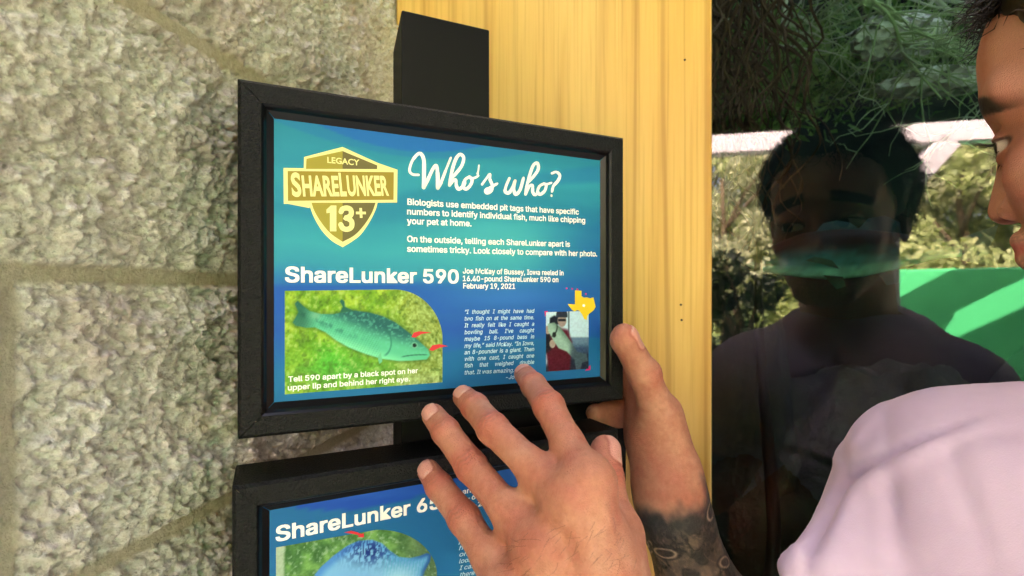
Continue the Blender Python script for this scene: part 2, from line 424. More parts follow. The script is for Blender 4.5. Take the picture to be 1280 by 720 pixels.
# ------------------------------------------------------------------ stone wall
WD = nrm((.19, .982, 0)); WN = nrm((.982, -.19, 0))
CORNER = np.array([-.1268, .542, 0.])
def axis(a, f0, f1, b, fine, coarse):
    return np.concatenate([np.arange(a, f0, coarse), np.arange(f0, f1, fine), np.arange(f1, b+coarse, coarse)])
s_ax = axis(-.02, -.01, .42, 1.5, .00092, .012)        # distance back from the corner towards the viewer
z_ax = axis(0.0, 1.15, 1.84, 2.9, .00098, .014)
Sg, Zg = np.meshgrid(s_ax, z_ax)
BL = .40
JZ = np.array([-.2, .1, .25, .39, .53, .67, .80, .95, 1.09, 1.237, 1.373, 1.509, 1.645, 1.84, 1.98, 2.12, 2.26, 2.4, 2.55, 2.7, 2.85, 3.1])
row = np.searchsorted(JZ, Zg)-1; zz = Zg-JZ[row]; JH = (JZ[row+1]-JZ[row]); row = row.astype(float)
S_J = .355                                                # perpend seen low at the left
off = np.where(row.astype(int) % 2 == 1, .19, 0.)
ssx = Sg-S_J-off; cb = np.floor(ssx/BL); sx = ssx-cb*BL
wob = .0012*fbm(Sg*40, Zg*40, 0, 5, 3)
dj = np.minimum(np.minimum(zz, JH-zz), np.minimum(sx, BL-sx))+wob
blk = ss(.0028, .0062, dj)
bid = _hash(row, cb, row*0, 3)
rel = .0055*fbm(Sg*22, Zg*22, bid*40, 21, 3)+.0042*fbm(Sg*75, Zg*75, bid*40, 31, 3)+.0030*(.5-np.abs(fbm(Sg*170, Zg*170, 0, 41, 3))*2.2)+.0036*fbm(Sg*330, Zg*330, 0, 43, 3)-.0036*ss(.12, .45, fbm(Sg*250, Zg*250, 0, 47, 2))-.0040*ss(.25, .6, fbm(Sg*60, Zg*60, bid*7, 49, 3))
rel = rel+.0045*(1-np.abs(fbm(Sg*34+.3*Zg*34, Zg*30, bid*9, 51, 3)))-.003
disp = blk*(.0042*ss(.003, .03, dj)+rel)+(1-blk)*(.0004*fbm(Sg*400, Zg*400, 0, 61, 2)-.001)
wv_ = CORNER-WD*0+np.zeros(Sg.shape+(3,))
wv_ = CORNER[None, None]-Sg[..., None]*WD+disp[..., None]*WN-WN*.004
wv_[..., 2] = Zg
ny, nx = Sg.shape
I = np.arange(ny*nx).reshape(ny, nx)
Fw = np.stack([I[:-1, 1:], I[:-1, :-1], I[1:, :-1], I[1:, 1:]], -1).reshape(-1, 4)
cw = np.stack([1-blk, bid, bid], -1).reshape(-1, 3)
o = mesh_obj("stone_wall", wv_.reshape(-1, 3), Fw, M_stone, col=cw, smooth=True)
tag(o, "rough split-face stone block wall with pale mortar joints", "wall")
mb = MB(); mid = CORNER-WD*.74; mb.add(*box_vf(mid-WN*.085+UP*1.45, WD*.755, WN*.075, UP*1.45)); mb.build("wall_core", M_conc, o)

# ------------------------------------------------------------------ timber board
wr = np.array([.1935, .48, 0.]); t_ = -.3265
bl = wr+GT*t_
o = MB(); o.add(*box_vf((wr+bl)/2-GN*.019+UP*1.3, GT*(.3265/2), GN*.019, UP*1.3, .0018))
o = o.build("timber_board", M_wood, loc=bl)
tag(o, "wide yellow pine board between stone wall and aquarium glass", "board")
mb = MB()
for px, py in ((856, 75), (852, 400), (851, 381), (720, 297)):
    p = ray_plane(px, py, GN, GN@wr, .0003); V = [p+.0011*(math.cos(a)*GT+math.sin(a)*UP) for a in np.linspace(0, 2*math.pi, 12)[:-1]]
    mb = MB(); mb.add(V, [tuple(range(len(V)))]); mb.build("nail_head", M_lip, o)

# ------------------------------------------------------------------ black steel post
SN = nrm((.4028, -.9154, 0)); ST = nrm((.9154, .4028, 0))
SC = -.2805*1.0
p0 = ray_plane(502, HY, SN, SC-.037); p1 = ray_plane(612, HY, SN, SC-.037)
zt = 1.5+.1815; dp = .03
V = []
for (b, z) in ((p0, zt), (p1, zt), (p1-SN*dp, zt-.014), (p0-SN*dp, zt-.014)): V.append((b[0], b[1], z))
for b in (p0, p1, p1-SN*dp, p0-SN*dp): V.append((b[0], b[1], 0))
bm_ = mesh_obj("steel_post", V, [(0, 1, 2, 3), (4, 7, 6, 5), (0, 4, 5, 1), (1, 5, 6, 2), (2, 6, 7, 3), (3, 7, 4, 0)], M_post)
bm_.modifiers.new("edge", 'BEVEL').width = .0009; bm_.modifiers["edge"].segments = 2
cl = ray_plane(502, HY, SN, SC-.0700); cr = ray_plane(782, HY, SN, SC-.0700); mb = MB(); mb.add(*box_vf(((cl[0]+cr[0])/2, (cl[1]+cr[1])/2, 1.40), (cr-cl)/2*(1, 1, 0), SN*.0010, UP*.060, .0006)); mb.build("mounting_plate", M_post, bm_)
tag(bm_, "flat black steel post carrying the two framed signs", "post")

# ------------------------------------------------------------------ signs
FONT = {}
_tc = bpy.data.curves.new("t", 'FONT'); _to0 = bpy.data.objects.new("t", _tc); COL.objects.link(_to0)
try:                                                    # Blender's own bundled sans-serif, else its built-in one
    import os
    _tc.font = bpy.data.fonts.load(os.path.join(bpy.utils.system_resource('DATAFILES', path='fonts'), 'Inter.woff2'))
except Exception:
    pass
_tb = bpy.data.curves.new("tb", 'FONT'); _tbo = bpy.data.objects.new("tb", _tb); COL.objects.link(_tbo)
_tb.fill_mode = 'BOTH'; _tb.dimensions = '2D'; _tb.resolution_u = 4; _tb.size = 1
_tc.fill_mode = 'BOTH'; _tc.dimensions = '2D'; _tc.resolution_u = 2; _tc.size = 1
def glyphs(txt, bold=0, alt=False):
    k = (txt, bold, alt) if alt else txt
    if k not in FONT:
        (_tb if alt else _tc).body = txt; _tb.offset = bold
        _to = _tbo if alt else _to0
        bpy.context.view_layer.update()
        me = bpy.data.meshes.new_from_object(_to.evaluated_get(bpy.context.evaluated_depsgraph_get()))
        v = np.array([p.co[:2] for p in me.vertices]) if len(me.vertices) else np.zeros((0, 2))
        FONT[k] = (v, [tuple(p.vertices) for p in me.polygons]); bpy.data.meshes.remove(me)
    return FONT[k]
_h = glyphs('H', 0)[0]; CAP = _h[:, 1].max(); CAPB = glyphs('H', .02, True)[0][:, 1].max()
def text_into(mb, pl, txt, x0, y0, x1, y1, cap, bold=.012, shear=0., mi=0, just=False, lift=.0003, alt=False):
    """one line set on the plane pl=(n,c): baseline runs from pixel (x0,y0) to (x1,y1), cap height in pixels at the left"""
    n, c = pl
    A, B = ray_plane(x0, y0, n, c, lift), ray_plane(x1, y1, n, c, lift)
    h = np.linalg.norm(ray_plane(x0, y0-cap, n, c, lift)-A)/(CAPB if alt else CAP)
    ex = nrm(B-A); Wd = np.linalg.norm(B-A); ey = nrm(np.cross(ex, np.cross(UP, ex)))
    ey = ey if ey[2] > 0 else -ey
    def put(v, f, ox, sx):
        x = (v[:, 0]+shear*v[:, 1])*sx*h+ox
        for q, (a_, b_) in enumerate(((0, 0),) if alt else ((0, 0), (1, 1), (-1, 1), (1, -1), (-1, -1))):     # weight: the outline set five times
            mb.add(A+(x+a_*bold*h)[:, None]*ex+(v[:, 1]*h+b_*bold*h*.7)[:, None]*ey+n*(q*.000006), f, mi)
    if just:
        ws = [glyphs(q, bold) for q in txt.split()]
        wd = [v[:, 0].max()-min(0, v[:, 0].min()) for v, f in ws]
        sx = just if just is not True else 1.
        gap = (Wd-sum(wd)*sx*h)/max(1, len(ws)-1)
        if gap < .16*h: sx = (Wd-.16*h*(len(ws)-1))/(sum(wd)*h); gap = .16*h
        x = 0
        for (v, f), q in zip(ws, wd): put(v, f, x, sx); x += q*sx*h+gap
    else:
        v, f = glyphs(txt, bold, alt); put(v-np.array([v[:, 0].min(), 0]), f, 0, Wd/((v[:, 0].max()-v[:, 0].min())*h))
def poly_into(mb, pl, pts, mi=0, lift=.0002):
    V = [ray_plane(x, y, pl[0], pl[1], lift) for x, y in pts]
    mb.add(V, [tuple(range(len(V)-1, -1, -1))], mi)
def stroke_into(mb, pl, pts, wpx, mi=0, lift=.0003, n=8):
    q = np.array(catmull(pts, n)); L = len(q)
    V = []
    for i in range(L):
        d = nrm(q[min(i+1, L-1)]-q[max(i-1, 0)]); p = np.array([-d[1], d[0]])
        ww = (wpx[int(i*(len(wpx)-1)/(L-1))] if hasattr(wpx, '__len__') else wpx)/2
        V += [q[i]+p*ww, q[i]-p*ww]
    for j, i in enumerate(range(L-1)):
        poly_into(mb, pl, [V[2*i], V[2*i+1], V[2*i+3], V[2*i+2]], mi, lift+.000002*(j % 5))
    for e, ww in ((q[0], wpx if not hasattr(wpx, '__len__') else wpx[0]), (q[-1], wpx if not hasattr(wpx, '__len__') else wpx[-1])):
        poly_into(mb, pl, [e+ww/2*np.array([math.cos(a), math.sin(a)]) for a in np.linspace(0, 2*math.pi, 13)[:-1]], mi, lift+.00002)
def pic(name, pl, xs, ytop, ybot, ny, colf, parent, lift):
    """printed picture: a fine grid whose printed colours are computed per vertex; x, y are photograph pixels"""
    t = np.linspace(0, 1, ny)
    X = np.repeat(xs[None], ny, 0); Y = ytop(xs)[None]*(1-t[:, None])+ybot(xs)[None]*t[:, None]
    n, c = pl
    d = np.stack([(X-CX)/FPX, np.ones_like(X), (HY-Y)/FPX], -1); z = c/(d[..., 0]*n[0]+d[..., 1]*n[1])
    V = d*z[..., None]+np.array([0, 0, CAM_H])+n*lift
    a, b = X.shape; I = np.arange(a*b).reshape(a, b)
    F = np.stack([I[1:, :-1], I[1:, 1:], I[:-1, 1:], I[:-1, :-1]], -1).reshape(-1, 4)
    return mesh_obj(name, V.reshape(-1, 3), F, M_print, parent, col=np.clip(np.array((.60, .84, 1.0))*lin(np.clip(colf(X, Y), 0, 255)).reshape(-1, 3), 0, .9))
def inpoly(X, Y, poly):
    r = np.zeros(X.shape, bool); n = len(poly)
    for i in range(n):
        (x0, y0), (x1, y1) = poly[i], poly[i-1]
        if y0 == y1: continue
        r ^= ((y0 > Y) != (y1 > Y)) & (X < (x1-x0)*(Y-y0)/(y1-y0)+x0)
    return r
def pdist(X, Y, poly):
    d = np.full(X.shape, 1e9); n = len(poly)
    for i in range(n):
        a, b = np.array(poly[i-1], float), np.array(poly[i], float); e = b-a
        t = np.clip(((X-a[0])*e[0]+(Y-a[1])*e[1])/(e@e+1e-9), 0, 1)
        d = np.minimum(d, np.hypot(X-a[0]-t*e[0], Y-a[1]-t*e[1]))
    return np.where(inpoly(X, Y, poly), -d, d)
def blend(c, m, col): return c*(1-m[..., None])+np.asarray(col, float)*m[..., None]

def make_frame(root, n, t, A, W, H, dep, bar=.0118, slope=.0045, rec=.0050):
    """mitred picture frame; A = top left front corner"""
    prof = [(0.0, -dep), (0.0, -.0016), (.0016, 0.0), (bar-.0012, 0.0), (bar, -.0010), (bar+.0012, -.0032), (bar+slope, -rec), (bar+slope, -dep+.006)]
    mb = MB()
    cs = [A, A+t*W, A+t*W-UP*H, A-UP*H]
    ins = [t-UP, -t-UP, -t+UP, t+UP]
    for k in range(4):
        c0, c1, i0, i1 = cs[k], cs[(k+1) % 4], ins[k], ins[(k+1) % 4]
        V = []
        for (a, b) in prof: V += [c0+i0*a+n*b, c1+i1*a+n*b]
        d = nrm(c1-c0)*.00022
        V = [v+(d if j % 2 == 0 else -d) for j, v in enumerate(V)]
        F = [(2*j, 2*j+1, 2*j+3, 2*j+2) for j in range(len(prof)-1)]
        mb.add(V, F[:2]+F[2:3], 0); mb.add(V, F[3:6], 1); mb.add(V, F[6:], 0)
    f = mb.build("frame", [M_frame, M_lip], root)
    mb = MB(); c = A+t*W/2-UP*H/2-n*(dep-.003)
    mb.add(*box_vf(c, t*(W/2-.002), n*.003, UP*(H/2-.002))); mb.build("back_board", M_back, root)
    mb = MB(); c = A+t*W/2-UP*H/2-n*(rec+.0022)
    mb.add(*box_vf(c, t*(W/2-.008), n*.0018, UP*(H/2-.008)))
    return mb.build("print_panel", M_back, root)

# ---- upper sign
PLF = (SN, SC)
A = ray_plane(296.5, 97, SN, SC); Br = ray_plane(780.5, 172, SN, SC); Cb = ray_plane(297, 550, SN, SC)
W_, H_ = np.linalg.norm((Br-A)[:2]), A[2]-Cb[2]
root = empty("framed_sign", A+ST*W_/2-UP*H_, label="upper framed teal sign headed Who's who, held by two hands", cat="sign", group="framed signs on the black post")
panel = make_frame(root, SN, ST, A, W_, H_, .034)
PL = (SN, SC-.0052)
ip = [A+ST*.0155-UP*.0155, A+ST*(W_-.0155)-UP*.0155]
def topx(pl, zf, xs):   # y pixel of a level line at height zf on the plane pl
    z = pl[1]/(pl[0][0]*(xs-CX)/FPX+pl[0][1]); return HY-(zf-CAM_H)/z*FPX
def px_of(p): return CX+p[0]/p[1]*FPX
pA = A+ST*.0135-SN*.0052; pB = A+ST*(W_-.0135)-SN*.0052
xs = np.linspace(px_of(pA), px_of(pB), 190)
zt_, zb_ = A[2]-.0135, A[2]-H_+.0135
def art_upper(X, Y):
    v = (Y-topx(PL, zt_, X))/(topx(PL, zb_, X)-topx(PL, zt_, X)); u = (X-335)/430
    wv1 = .012*np.sin(u*9+1)+.008*np.sin(u*17)
    k = [(0, (14, 140, 160)), (.12, (16, 152, 168)), (.3, (6, 150, 168)), (.45, (34, 172, 178)), (.52, (30, 160, 176)), (.60, (32, 118, 180)), (.75, (30, 96, 176)), (.84, (16, 112, 172)), (.9, (0, 122, 166)), (1, (0, 118, 160))]
    vv = np.clip(v+wv1, 0, 1)
    c = np.stack([np.interp(vv, [q[0] for q in k], [q[1][i] for q in k]) for i in range(3)], -1)
    c = blend(c, .85*np.exp(-(((X-620)/90)**2+((Y-300)/42)**2))*.7, (84, 205, 195))  # glare at the middle, painted into the print colours
    c = blend(c, .5*ss(.02, -.02, v-.33-.03*np.sin(u*7))*ss(-.02, .02, v-.22-.03*np.sin(u*6+1)), (0, 140, 165))
    # top wave, right band, soft-edged bands
    tl = topx(PL, zt_, X)
    c = blend(c, ss(1.2, -1.2, (Y-tl)-(27*np.clip(1-((X-500)/125)**2, 0, 1)-2)), (26, 98, 196))
    c = blend(c, .6*ss(2, -1, (Y-tl)-(34*np.clip(1-((X-500)/190)**2, 0, 1)-2)), (8, 130, 178))
    b = ss(0, 10, Y-(214-.10*(X-640)))*ss(0, 8, (238-.06*(X-640))-Y)*ss(560, 760, X)
    c = blend(c, .85*b, (0, 112, 165))
    c = blend(c, .75*ss(640, 760, X)*ss(235, 330, Y)*ss(440, 360, Y), (0, 92, 160))
    c = blend(c, .9*ss(352, 362, Y+.02*(X-350))*ss(398, 392, Y-.0*(X-350)+6*np.sin(u*5))*ss(640, 480, X), (28, 98, 182))
    c = blend(c, .9*ss(-2, 2, Y-(448-26*np.sin((X-520)/130)*ss(430, 560, X)))*ss(480, 560, X), (0, 116, 164))
    c = blend(c, .5*np.exp(-((X-640)/70)**2-((Y-372)/14)**2), (60, 130, 205))
    c = blend(c, .35*ss(6, -6, Y-(250-.05*(X-340)+8*np.sin(u*8)))*ss(-6, 6, Y-(205+6*np.sin(u*9))), (40, 178, 184))
    return c
pic("print_artwork", PL, xs, lambda x: topx(PL, zt_, x), lambda x: topx(PL, zb_, x), 150, art_upper, panel, 0.)

# headline brush script
Z = lambda q: [(500+x/6.095, 180+y/6.095) for x, y in q]
mb = MB()
for q, wd in (
    ([(140, 236), (95, 232), (72, 200), (92, 130), (132, 80), (158, 76), (180, 120), (182, 220), (180, 332)], [3.2, 3.4, 4, 4.6, 5, 5]),
    ([(180, 332), (212, 270), (250, 190), (276, 166), (286, 235), (287, 336)], [4.6, 4.2, 4.2, 5, 5]),
    ([(287, 336), (315, 285), (350, 195), (386, 106)], [4.6, 3.8, 3, 2.8]),
    ([(376, 316), (384, 262), (402, 178), (430, 105), (460, 80), (484, 108), (468, 168), (424, 226), (388, 262)], [4, 4.4, 4.2, 4, 4.2, 3]),
    ([(376, 316), (400, 284), (424, 274), (428, 316), (446, 344), (480, 322), (494, 290)], [4, 3.6, 4.4, 4.4, 3.4]),
    ([(528, 250), (496, 272), (478, 318), (500, 344), (532, 318), (548, 280), (534, 254)], [3.6, 4.2, 4, 3.6]),
    ([(540, 262), (570, 258), (596, 242)], [3, 2.6]), ([(600, 164), (596, 200), (590, 226)], [2.2, 3.4]),
    ([(624, 308), (656, 264), (684, 230), (684, 270), (702, 318), (690, 358), (660, 372), (654, 352), (690, 330), (740, 302)], [3, 3.2, 4, 4.6, 4.4, 3.4, 2.6]),
    ([(832, 262), (808, 318), (800, 362), (828, 372), (858, 330), (876, 280)], [3.4, 4.4, 4.2, 3.4]),
    ([(876, 280), (866, 340), (880, 384), (914, 348), (940, 258)], [3.6, 4.4, 4, 2.8]),
    ([(955, 384), (964, 322), (986, 240), (1014, 164), (1044, 146), (1052, 190), (1022, 240), (974, 292)], [3.6, 4, 4, 3.8, 2.8]),
    ([(957, 380), (984, 324), (1008, 316), (1010, 366), (1028, 388), (1052, 366)], [3.4, 3.4, 4, 3.6, 3]),
    ([(1096, 302), (1062, 322), (1046, 364), (1066, 384), (1100, 358), (1112, 316), (1096, 302)], [3.4, 4, 3.6, 3.2]),
    ([(1106, 308), (1130, 304), (1152, 296)], [2.8, 2.4]),
    ([(1156, 224), (1190, 214), (1216, 240), (1202, 280), (1168, 320), (1156, 364)], [3, 3.6, 4, 3.4, 2.6]),
    ([(1152, 392), (1153, 396)], 2.8)):
    stroke_into(mb, PL, Z(q), wd, n=7)
mb.build("headline_lettering", M_white, panel)
mb = MB()
for a in (("Biologists use embedded pit tags that have specific", 509.5, 256, 723, 268.3), ("numbers to identify individual fish, much like chipping", 509, 268, 731, 278.8),
          ("your pet at home.", 509, 279.8, 589, 283), ("On the outside, telling each ShareLunker apart is", 509, 302.3, 712, 308.6),
          ("sometimes tricky. Look closely to compare with her photo.", 509, 314.6, 746, 320.6)):
    text_into(mb, PL, *a, 7.6, .022)
mb.build("intro_text", M_white, panel)
mb = MB(); text_into(mb, PL, "ShareLunker 590", 357.2, 352.3, 572.5, 353.8, 18.6, .026); mb.build("title_text", M_white, panel)
mb = MB()
for a in (("Joe McKay of Bussey, Iowa reeled in", 578.5, 341.8, 704, 344.2), ("16.40-pound ShareLunker 590 on", 578.5, 351.3, 697.5, 352.6), ("February 19, 2021", 579, 360.5, 643.5, 361)):
    text_into(mb, PL, *a, 6.6, .02)
mb.build("catch_text", M_white, panel)
mb = MB()
for k, (tx, yl, yr) in enumerate((("“I thought I might have had", 392.4, 390.9), ("two fish on at the same time.", 400.8, 399), ("It really felt like I caught a", 409.3, 407.1), ("bowling ball. I've caught", 417.8, 415.1),
        ("maybe 15 8-pound bass in", 426.2, 423), ("my life,” said McKay. “In Iowa,", 434.8, 431), ("an 8-pounder is a giant. Then", 443, 438.6), ("with one cast, I caught one", 451.2, 446.7), ("fish that weighed double", 459.5, 454.7))):
    text_into(mb, PL, tx, 580, yl, 667, yr, 5.2, .010, .2, just=.92)
text_into(mb, PL, "that. It was amazing.", 580, 468.2, 642, 465, 5.2, .010, .2); text_into(mb, PL, "-Joe", 632, 474, 646, 473.2, 5, .010, .2)
mb.build("quote_text", M_lightblue, panel)

# fish picture
FO = [(330+x/3.788, 320+y/3.788) for x, y in ((145, 225), (160, 212), (185, 235), (215, 260), (270, 275), (330, 275), (372, 266), (430, 258), (500, 268), (560, 284), (620, 313), (680, 358), (730, 400), (775, 440), (786, 468), (770, 490), (700, 495), (640, 497), (560, 487), (480, 464), (400, 432), (340, 398), (290, 360), (240, 337), (200, 340), (150, 330), (135, 315), (150, 290), (163, 265))]
DF = [(330+x/3.788, 320+y/3.788) for x, y in ((360, 268), (372, 240), (358, 215), (368, 204), (382, 215), (384, 240), (430, 262))]
GILL = [(478+x, y) for x, y in ((20, 425), (14, 420), (10, 428), (12, 438), (20, 442))]
def art_fish(X, Y):
    n1, n2, n3 = fbm(X/14, Y/14, 0, 3), fbm(X/5, Y/6, 0, 8), fbm(X/2.2, Y/2.6, 0, 9, 2)
    k = (150, 186, 48)
    c = np.zeros(X.shape+(3,))+np.array(k, float)
    c = blend(c, ss(-.1, .5, n1), (196, 210, 64)); c = blend(c, ss(.0, .5, -n1)*.8, (112, 160, 40))
    c = blend(c, np.exp(-((X-415)/22)**2-((Y-455)/22)**2)*.9, (92, 226, 66)); c = blend(c, np.exp(-((X-440)/90)**2-((Y-462)/26)**2)*.6, (84, 176, 60))
    c = blend(c, ss(470, 530, X)*.75, (186, 178, 96)); c = blend(c, ss(455, 490, Y)*ss(480, 520, X)*.8, (222, 214, 150))
    c = blend(c, ss(.1, .45, n2)*.5, (228, 226, 130)); c = blend(c, ss(.1, .5, -n2)*.5, (88, 110, 40)); c = c+n3[..., None]*26*np.where(X > 495, 1.6, .7)[..., None]
    d = pdist(X, Y, FO); m = ss(.8, -.8, d)
    up = np.interp(X, [366, 400, 430, 470, 500, 535], [386, 402, 413, 428, 437, 445])      # lateral line
    v = (Y-up)
    f = np.zeros_like(c)+np.array((92, 208, 152), float)
    f = blend(f, ss(0, -24, v), (36, 108, 100)); f = blend(f, ss(3, 20, v), (146, 244, 178))
    f = blend(f, .55*np.exp(-((v-1)/4)**2)*ss(-.2, .4, fbm(X/6, Y/9, 0, 12))*ss(470, 420, X), (26, 98, 88))
    f = blend(f, .5*ss(0, .5, fbm(X/2.5, Y/2.5, 0, 14, 2))*ss(14, -6, v), (110, 214, 170)); f = blend(f, .30*ss(.2, .9, np.sin(X*2.1+Y*1.3)*np.sin(X*1.2-Y*2.3))*ss(478, 470, X), (30, 110, 92))
    f = blend(f, .7*ss(402, 375, X), (24, 84, 66)); f = blend(f, .7*np.exp(-((X-394)/7)**2-((Y-394)/6)**2), (150, 200, 150))
    f = blend(f, .6*ss(1.6, .2, np.abs(np.hypot((X-478)/1.0, (Y-428)/1.5)-11))*ss(478, 484, X), (30, 120, 100))
    f = blend(f, .8*ss(1.2, .2, np.abs(Y-(445-.10*(X-505)+.004*(X-515)**2)))*ss(500, 506, X)*ss(536, 530, X), (30, 96, 76))
    e = np.hypot(X-518, Y-431.6); f = blend(f, ss(4.6, 3.6, e), (120, 190, 150)); f = blend(f, ss(2.9, 2., e), (16, 40, 34))
    c = blend(c, ss(3.5, -1, d-1.5)*.45, (70, 110, 40)); c = blend(c, m, np.zeros(3)) + f*m[..., None]
    for pl_, cc in ((DF, (40, 110, 84)), ([(472, 446), (476, 440), (478, 452), (474, 455)], (120, 210, 150))):
        c = blend(c, ss(.7, -.7, pdist(X, Y, pl_)), cc)
    return c
def ft(x): return 363.5-.012*(x-356)+np.where(x > 492, 66*(1-np.sqrt(np.clip(1-((x-492)/61.5)**2, 0, 1))), 0)
def fb(x): return 493-.0775*(x-356)
pic("fish_picture", PL, np.concatenate([np.linspace(356, 540, 150), np.linspace(541, 553, 24)]), ft, fb, 118, art_fish, panel, .00015)
mb = MB(); text_into(mb, PL, "Tell 590 apart by a black spot on her", 360.5, 477.2, 522, 466, 6.6, .02, lift=.0004); text_into(mb, PL, "upper lip and behind her right eye.", 360, 487.8, 512, 476.4, 6.6, .02, lift=.0004)
mb.build("picture_caption", M_white, panel)
for q in ([(514, 421.5), (517, 415.6), (524, 414), (539, 415.6), (527, 417.4), (519, 421.8)], [(536, 437.5), (540, 431.6), (549, 430), (560, 432.6), (549, 434.6), (541, 438.5)]):
    mb = MB(); poly_into(mb, PL, q, lift=.0004); mb.build("arrow", M_red, panel)
# badge
mb = MB(); B = lambda q: [(345+x/5.144, 175+y/5.144) for x, y in q]
def badge(q, mi, lf): poly_into(mb, PL, B(q), mi, lf)
def bez(q, n=6): return [tuple(p) for p in catmull(q, n)]
lowo = bez([(213, 396), (222, 440), (250, 510), (300, 590), (360, 650), (428, 690)])+bez([(428, 690), (490, 652), (545, 608), (600, 530), (640, 450), (655, 396)])
lowi_l = bez([(228, 404), (248, 460), (292, 532), (350, 600), (428, 655)])+[(428, 404)]
lowi_r = [(428, 404)]+[(428, 655)]+bez([(428, 655), (505, 612), (568, 545), (615, 470), (640, 404)])
badge([(178, 195), (180, 110), (428, 45), (660, 150), (660, 195)], 0, .0002); badge(lowo, 0, .0002)
badge([(655, 148), (781, 192), (655, 200)], 0, .00022); badge([(50, 406), (216, 438), (216, 398)], 0, .00022)
badge([(48, 180), (781, 192), (778, 402), (50, 411)], 0, .00026)
badge([(192, 187), (196, 122), (428, 72), (428, 187)], 1, .0003); badge([(428, 187), (428, 72), (650, 164), (650, 188)], 2, .0003)
badge(lowi_l, 1, .0003); badge(lowi_r, 2, .0003); badge([(75, 200), (757, 208), (755, 385), (77, 392)], 3, .00032)
def bt(tx, x0, y0, x1, y1, cap, bold): text_into(mb, PL, tx, 345+x0/5.144, 175+y0/5.144, 345+x1/5.144, 175+y1/5.144, cap/5.144, bold, 0, 0, lift=.00042, alt=True)
bt("LEGACY", 330, 147, 536, 165, 38, .02); bt("S", 104, 359, 166, 359, 145, .035); bt("HARE", 174, 358, 408, 357, 126, .035)
bt("L", 414, 357, 456, 356.5, 142, .035); bt("UNKER", 462, 356, 727, 354, 124, .035); bt("+", 516, 512, 580, 512, 84, .03)
badge([(324, 448), (352, 422), (388, 422), (388, 588), (346, 588), (346, 468), (324, 472)], 0, .00042)
stroke_into(mb, PL, B([(418, 462), (428, 444), (456, 438), (480, 450), (482, 480), (462, 498), (446, 502), (464, 506), (486, 526), (484, 560), (458, 575), (430, 568), (416, 545)]), 6.4, n=6, lift=.00042)
mb.build("shield_badge", [M_yel, M_olive, M_olive2, M_olive3], panel)
# angler picture, state outline
def art_angler(X, Y):
    x, y = (X-682)/53., (Y-390)/75.
    c = np.zeros(X.shape+(3,))+np.array((232, 238, 240), float)
    c = blend(c, ss(.40, .44, y)*ss(.55, .6, x), (120, 140, 160)); c = blend(c, ss(.5, .62, y)*ss(.5, .6, x), (66, 84, 112)); c = blend(c, ss(.82, .95, y+.2*x), (40, 44, 60))
    c = blend(c, ss(.0, .03, .028-np.abs(x-.545))*ss(.6, .2, y), (40, 52, 60))
    c = blend(c, ss(.04, -.04, pdist(x, y, [(.08, 1.1), (.0, .6), (.06, .35), (.3, .26), (.52, .3), (.62, .5), (.56, 1.1)])), (112, 14, 34))
    c = blend(c, ss(.04, -.04, pdist(x, y, [(-.1, .2), (.1, .3), (.12, .62), (-.1, .75)])), (26, 24, 34))
    c = blend(c, ss(.02, -.02, pdist(x, y, [(.09, .2), (.1, .1), (.2, .06), (.33, .09), (.34, .2), (.2, .22)])), (20, 28, 40))
    c = blend(c, ss(.13, .10, np.hypot((x-.385)/.9, (y-.14)/.95)), (196, 150, 136)); c = blend(c, ss(.15, .12, np.hypot(x-.38, (y-.06)))*ss(.1, .08, y), (44, 48, 62))
    c = blend(c, ss(.03, .01, np.abs(y-.135))*ss(.1, .08, np.abs(x-.385)), (30, 28, 36))
    c = blend(c, ss(.08, .06, np.hypot(x-.16, y-.53)), (216, 166, 148)); c = blend(c, ss(.08, .06, np.hypot(x-.05, y-.3)), (206, 158, 140))
    fish = [(.05, .2), (.2, .17), (.34, .25), (.48, .38), (.62, .52), (.74, .66), (.96, .70), (1.0, .82), (.86, .84), (.80, 1.0), (.72, .98), (.68, .8), (.5, .66), (.3, .6), (.16, .45), (.06, .32)]
    d = pdist(x, y, fish); f = np.zeros_like(c)+np.array((186, 204, 178), float)
    f = blend(f, ss(.10, -.16, (y-.16)-(x-.1)*.78), (96, 118, 96)); f = blend(f, ss(.62, .8, x+.2*y), (84, 96, 100)); f = blend(f, ss(.03, 0, np.abs(np.hypot(x-.1, y-.24)-.17))*ss(.1, .2, x), (60, 70, 60))
    m = ss(.015, -.015, d); c = c*(1-m[..., None])+f*m[..., None]
    c = blend(c, ss(.03, .0, np.hypot(x-.2, (y-.38)*1.0)-.03), (30, 36, 30))
    return c+fbm(X/1.6, Y/1.6, 0, 77, 2)[..., None]*14
pic("angler_picture", PL, np.linspace(682.3, 735.6, 76), lambda x: 390.2-.03*(x-682), lambda x: 464.6-.07*(x-682), 100, art_angler, panel, .00015)
mb = MB(); T = lambda q: [(670+x/5.533, 350+y/5.533) for x, y in q]
poly_into(mb, PL, T([(268, 72), (313, 75), (313, 112), (330, 122), (350, 120), (372, 126), (395, 120), (404, 160), (411, 185), (398, 208), (368, 232), (352, 250), (350, 276), (332, 270), (318, 240), (298, 212), (282, 208), (265, 218), (246, 205), (218, 166), (268, 168)]), 0, .0003)
poly_into(mb, PL, [(729.3+1.7*math.cos(a), 382+1.7*math.sin(a)) for a in np.linspace(0, 6.28, 11)[:-1]], 1, .0004)
mb.build("state_outline", [M_gold, M_white], panel)
for x, y in ((708, 360.5), (715, 361), (721.5, 361.8), (732, 367.5)):
    mb = MB(); poly_into(mb, PL, [(x-.9, y-1), (x+.9, y-1), (x+.9, y+1), (x-.9, y+1)], 0, .0003); mb.build("magenta_mark", M_pink, panel)
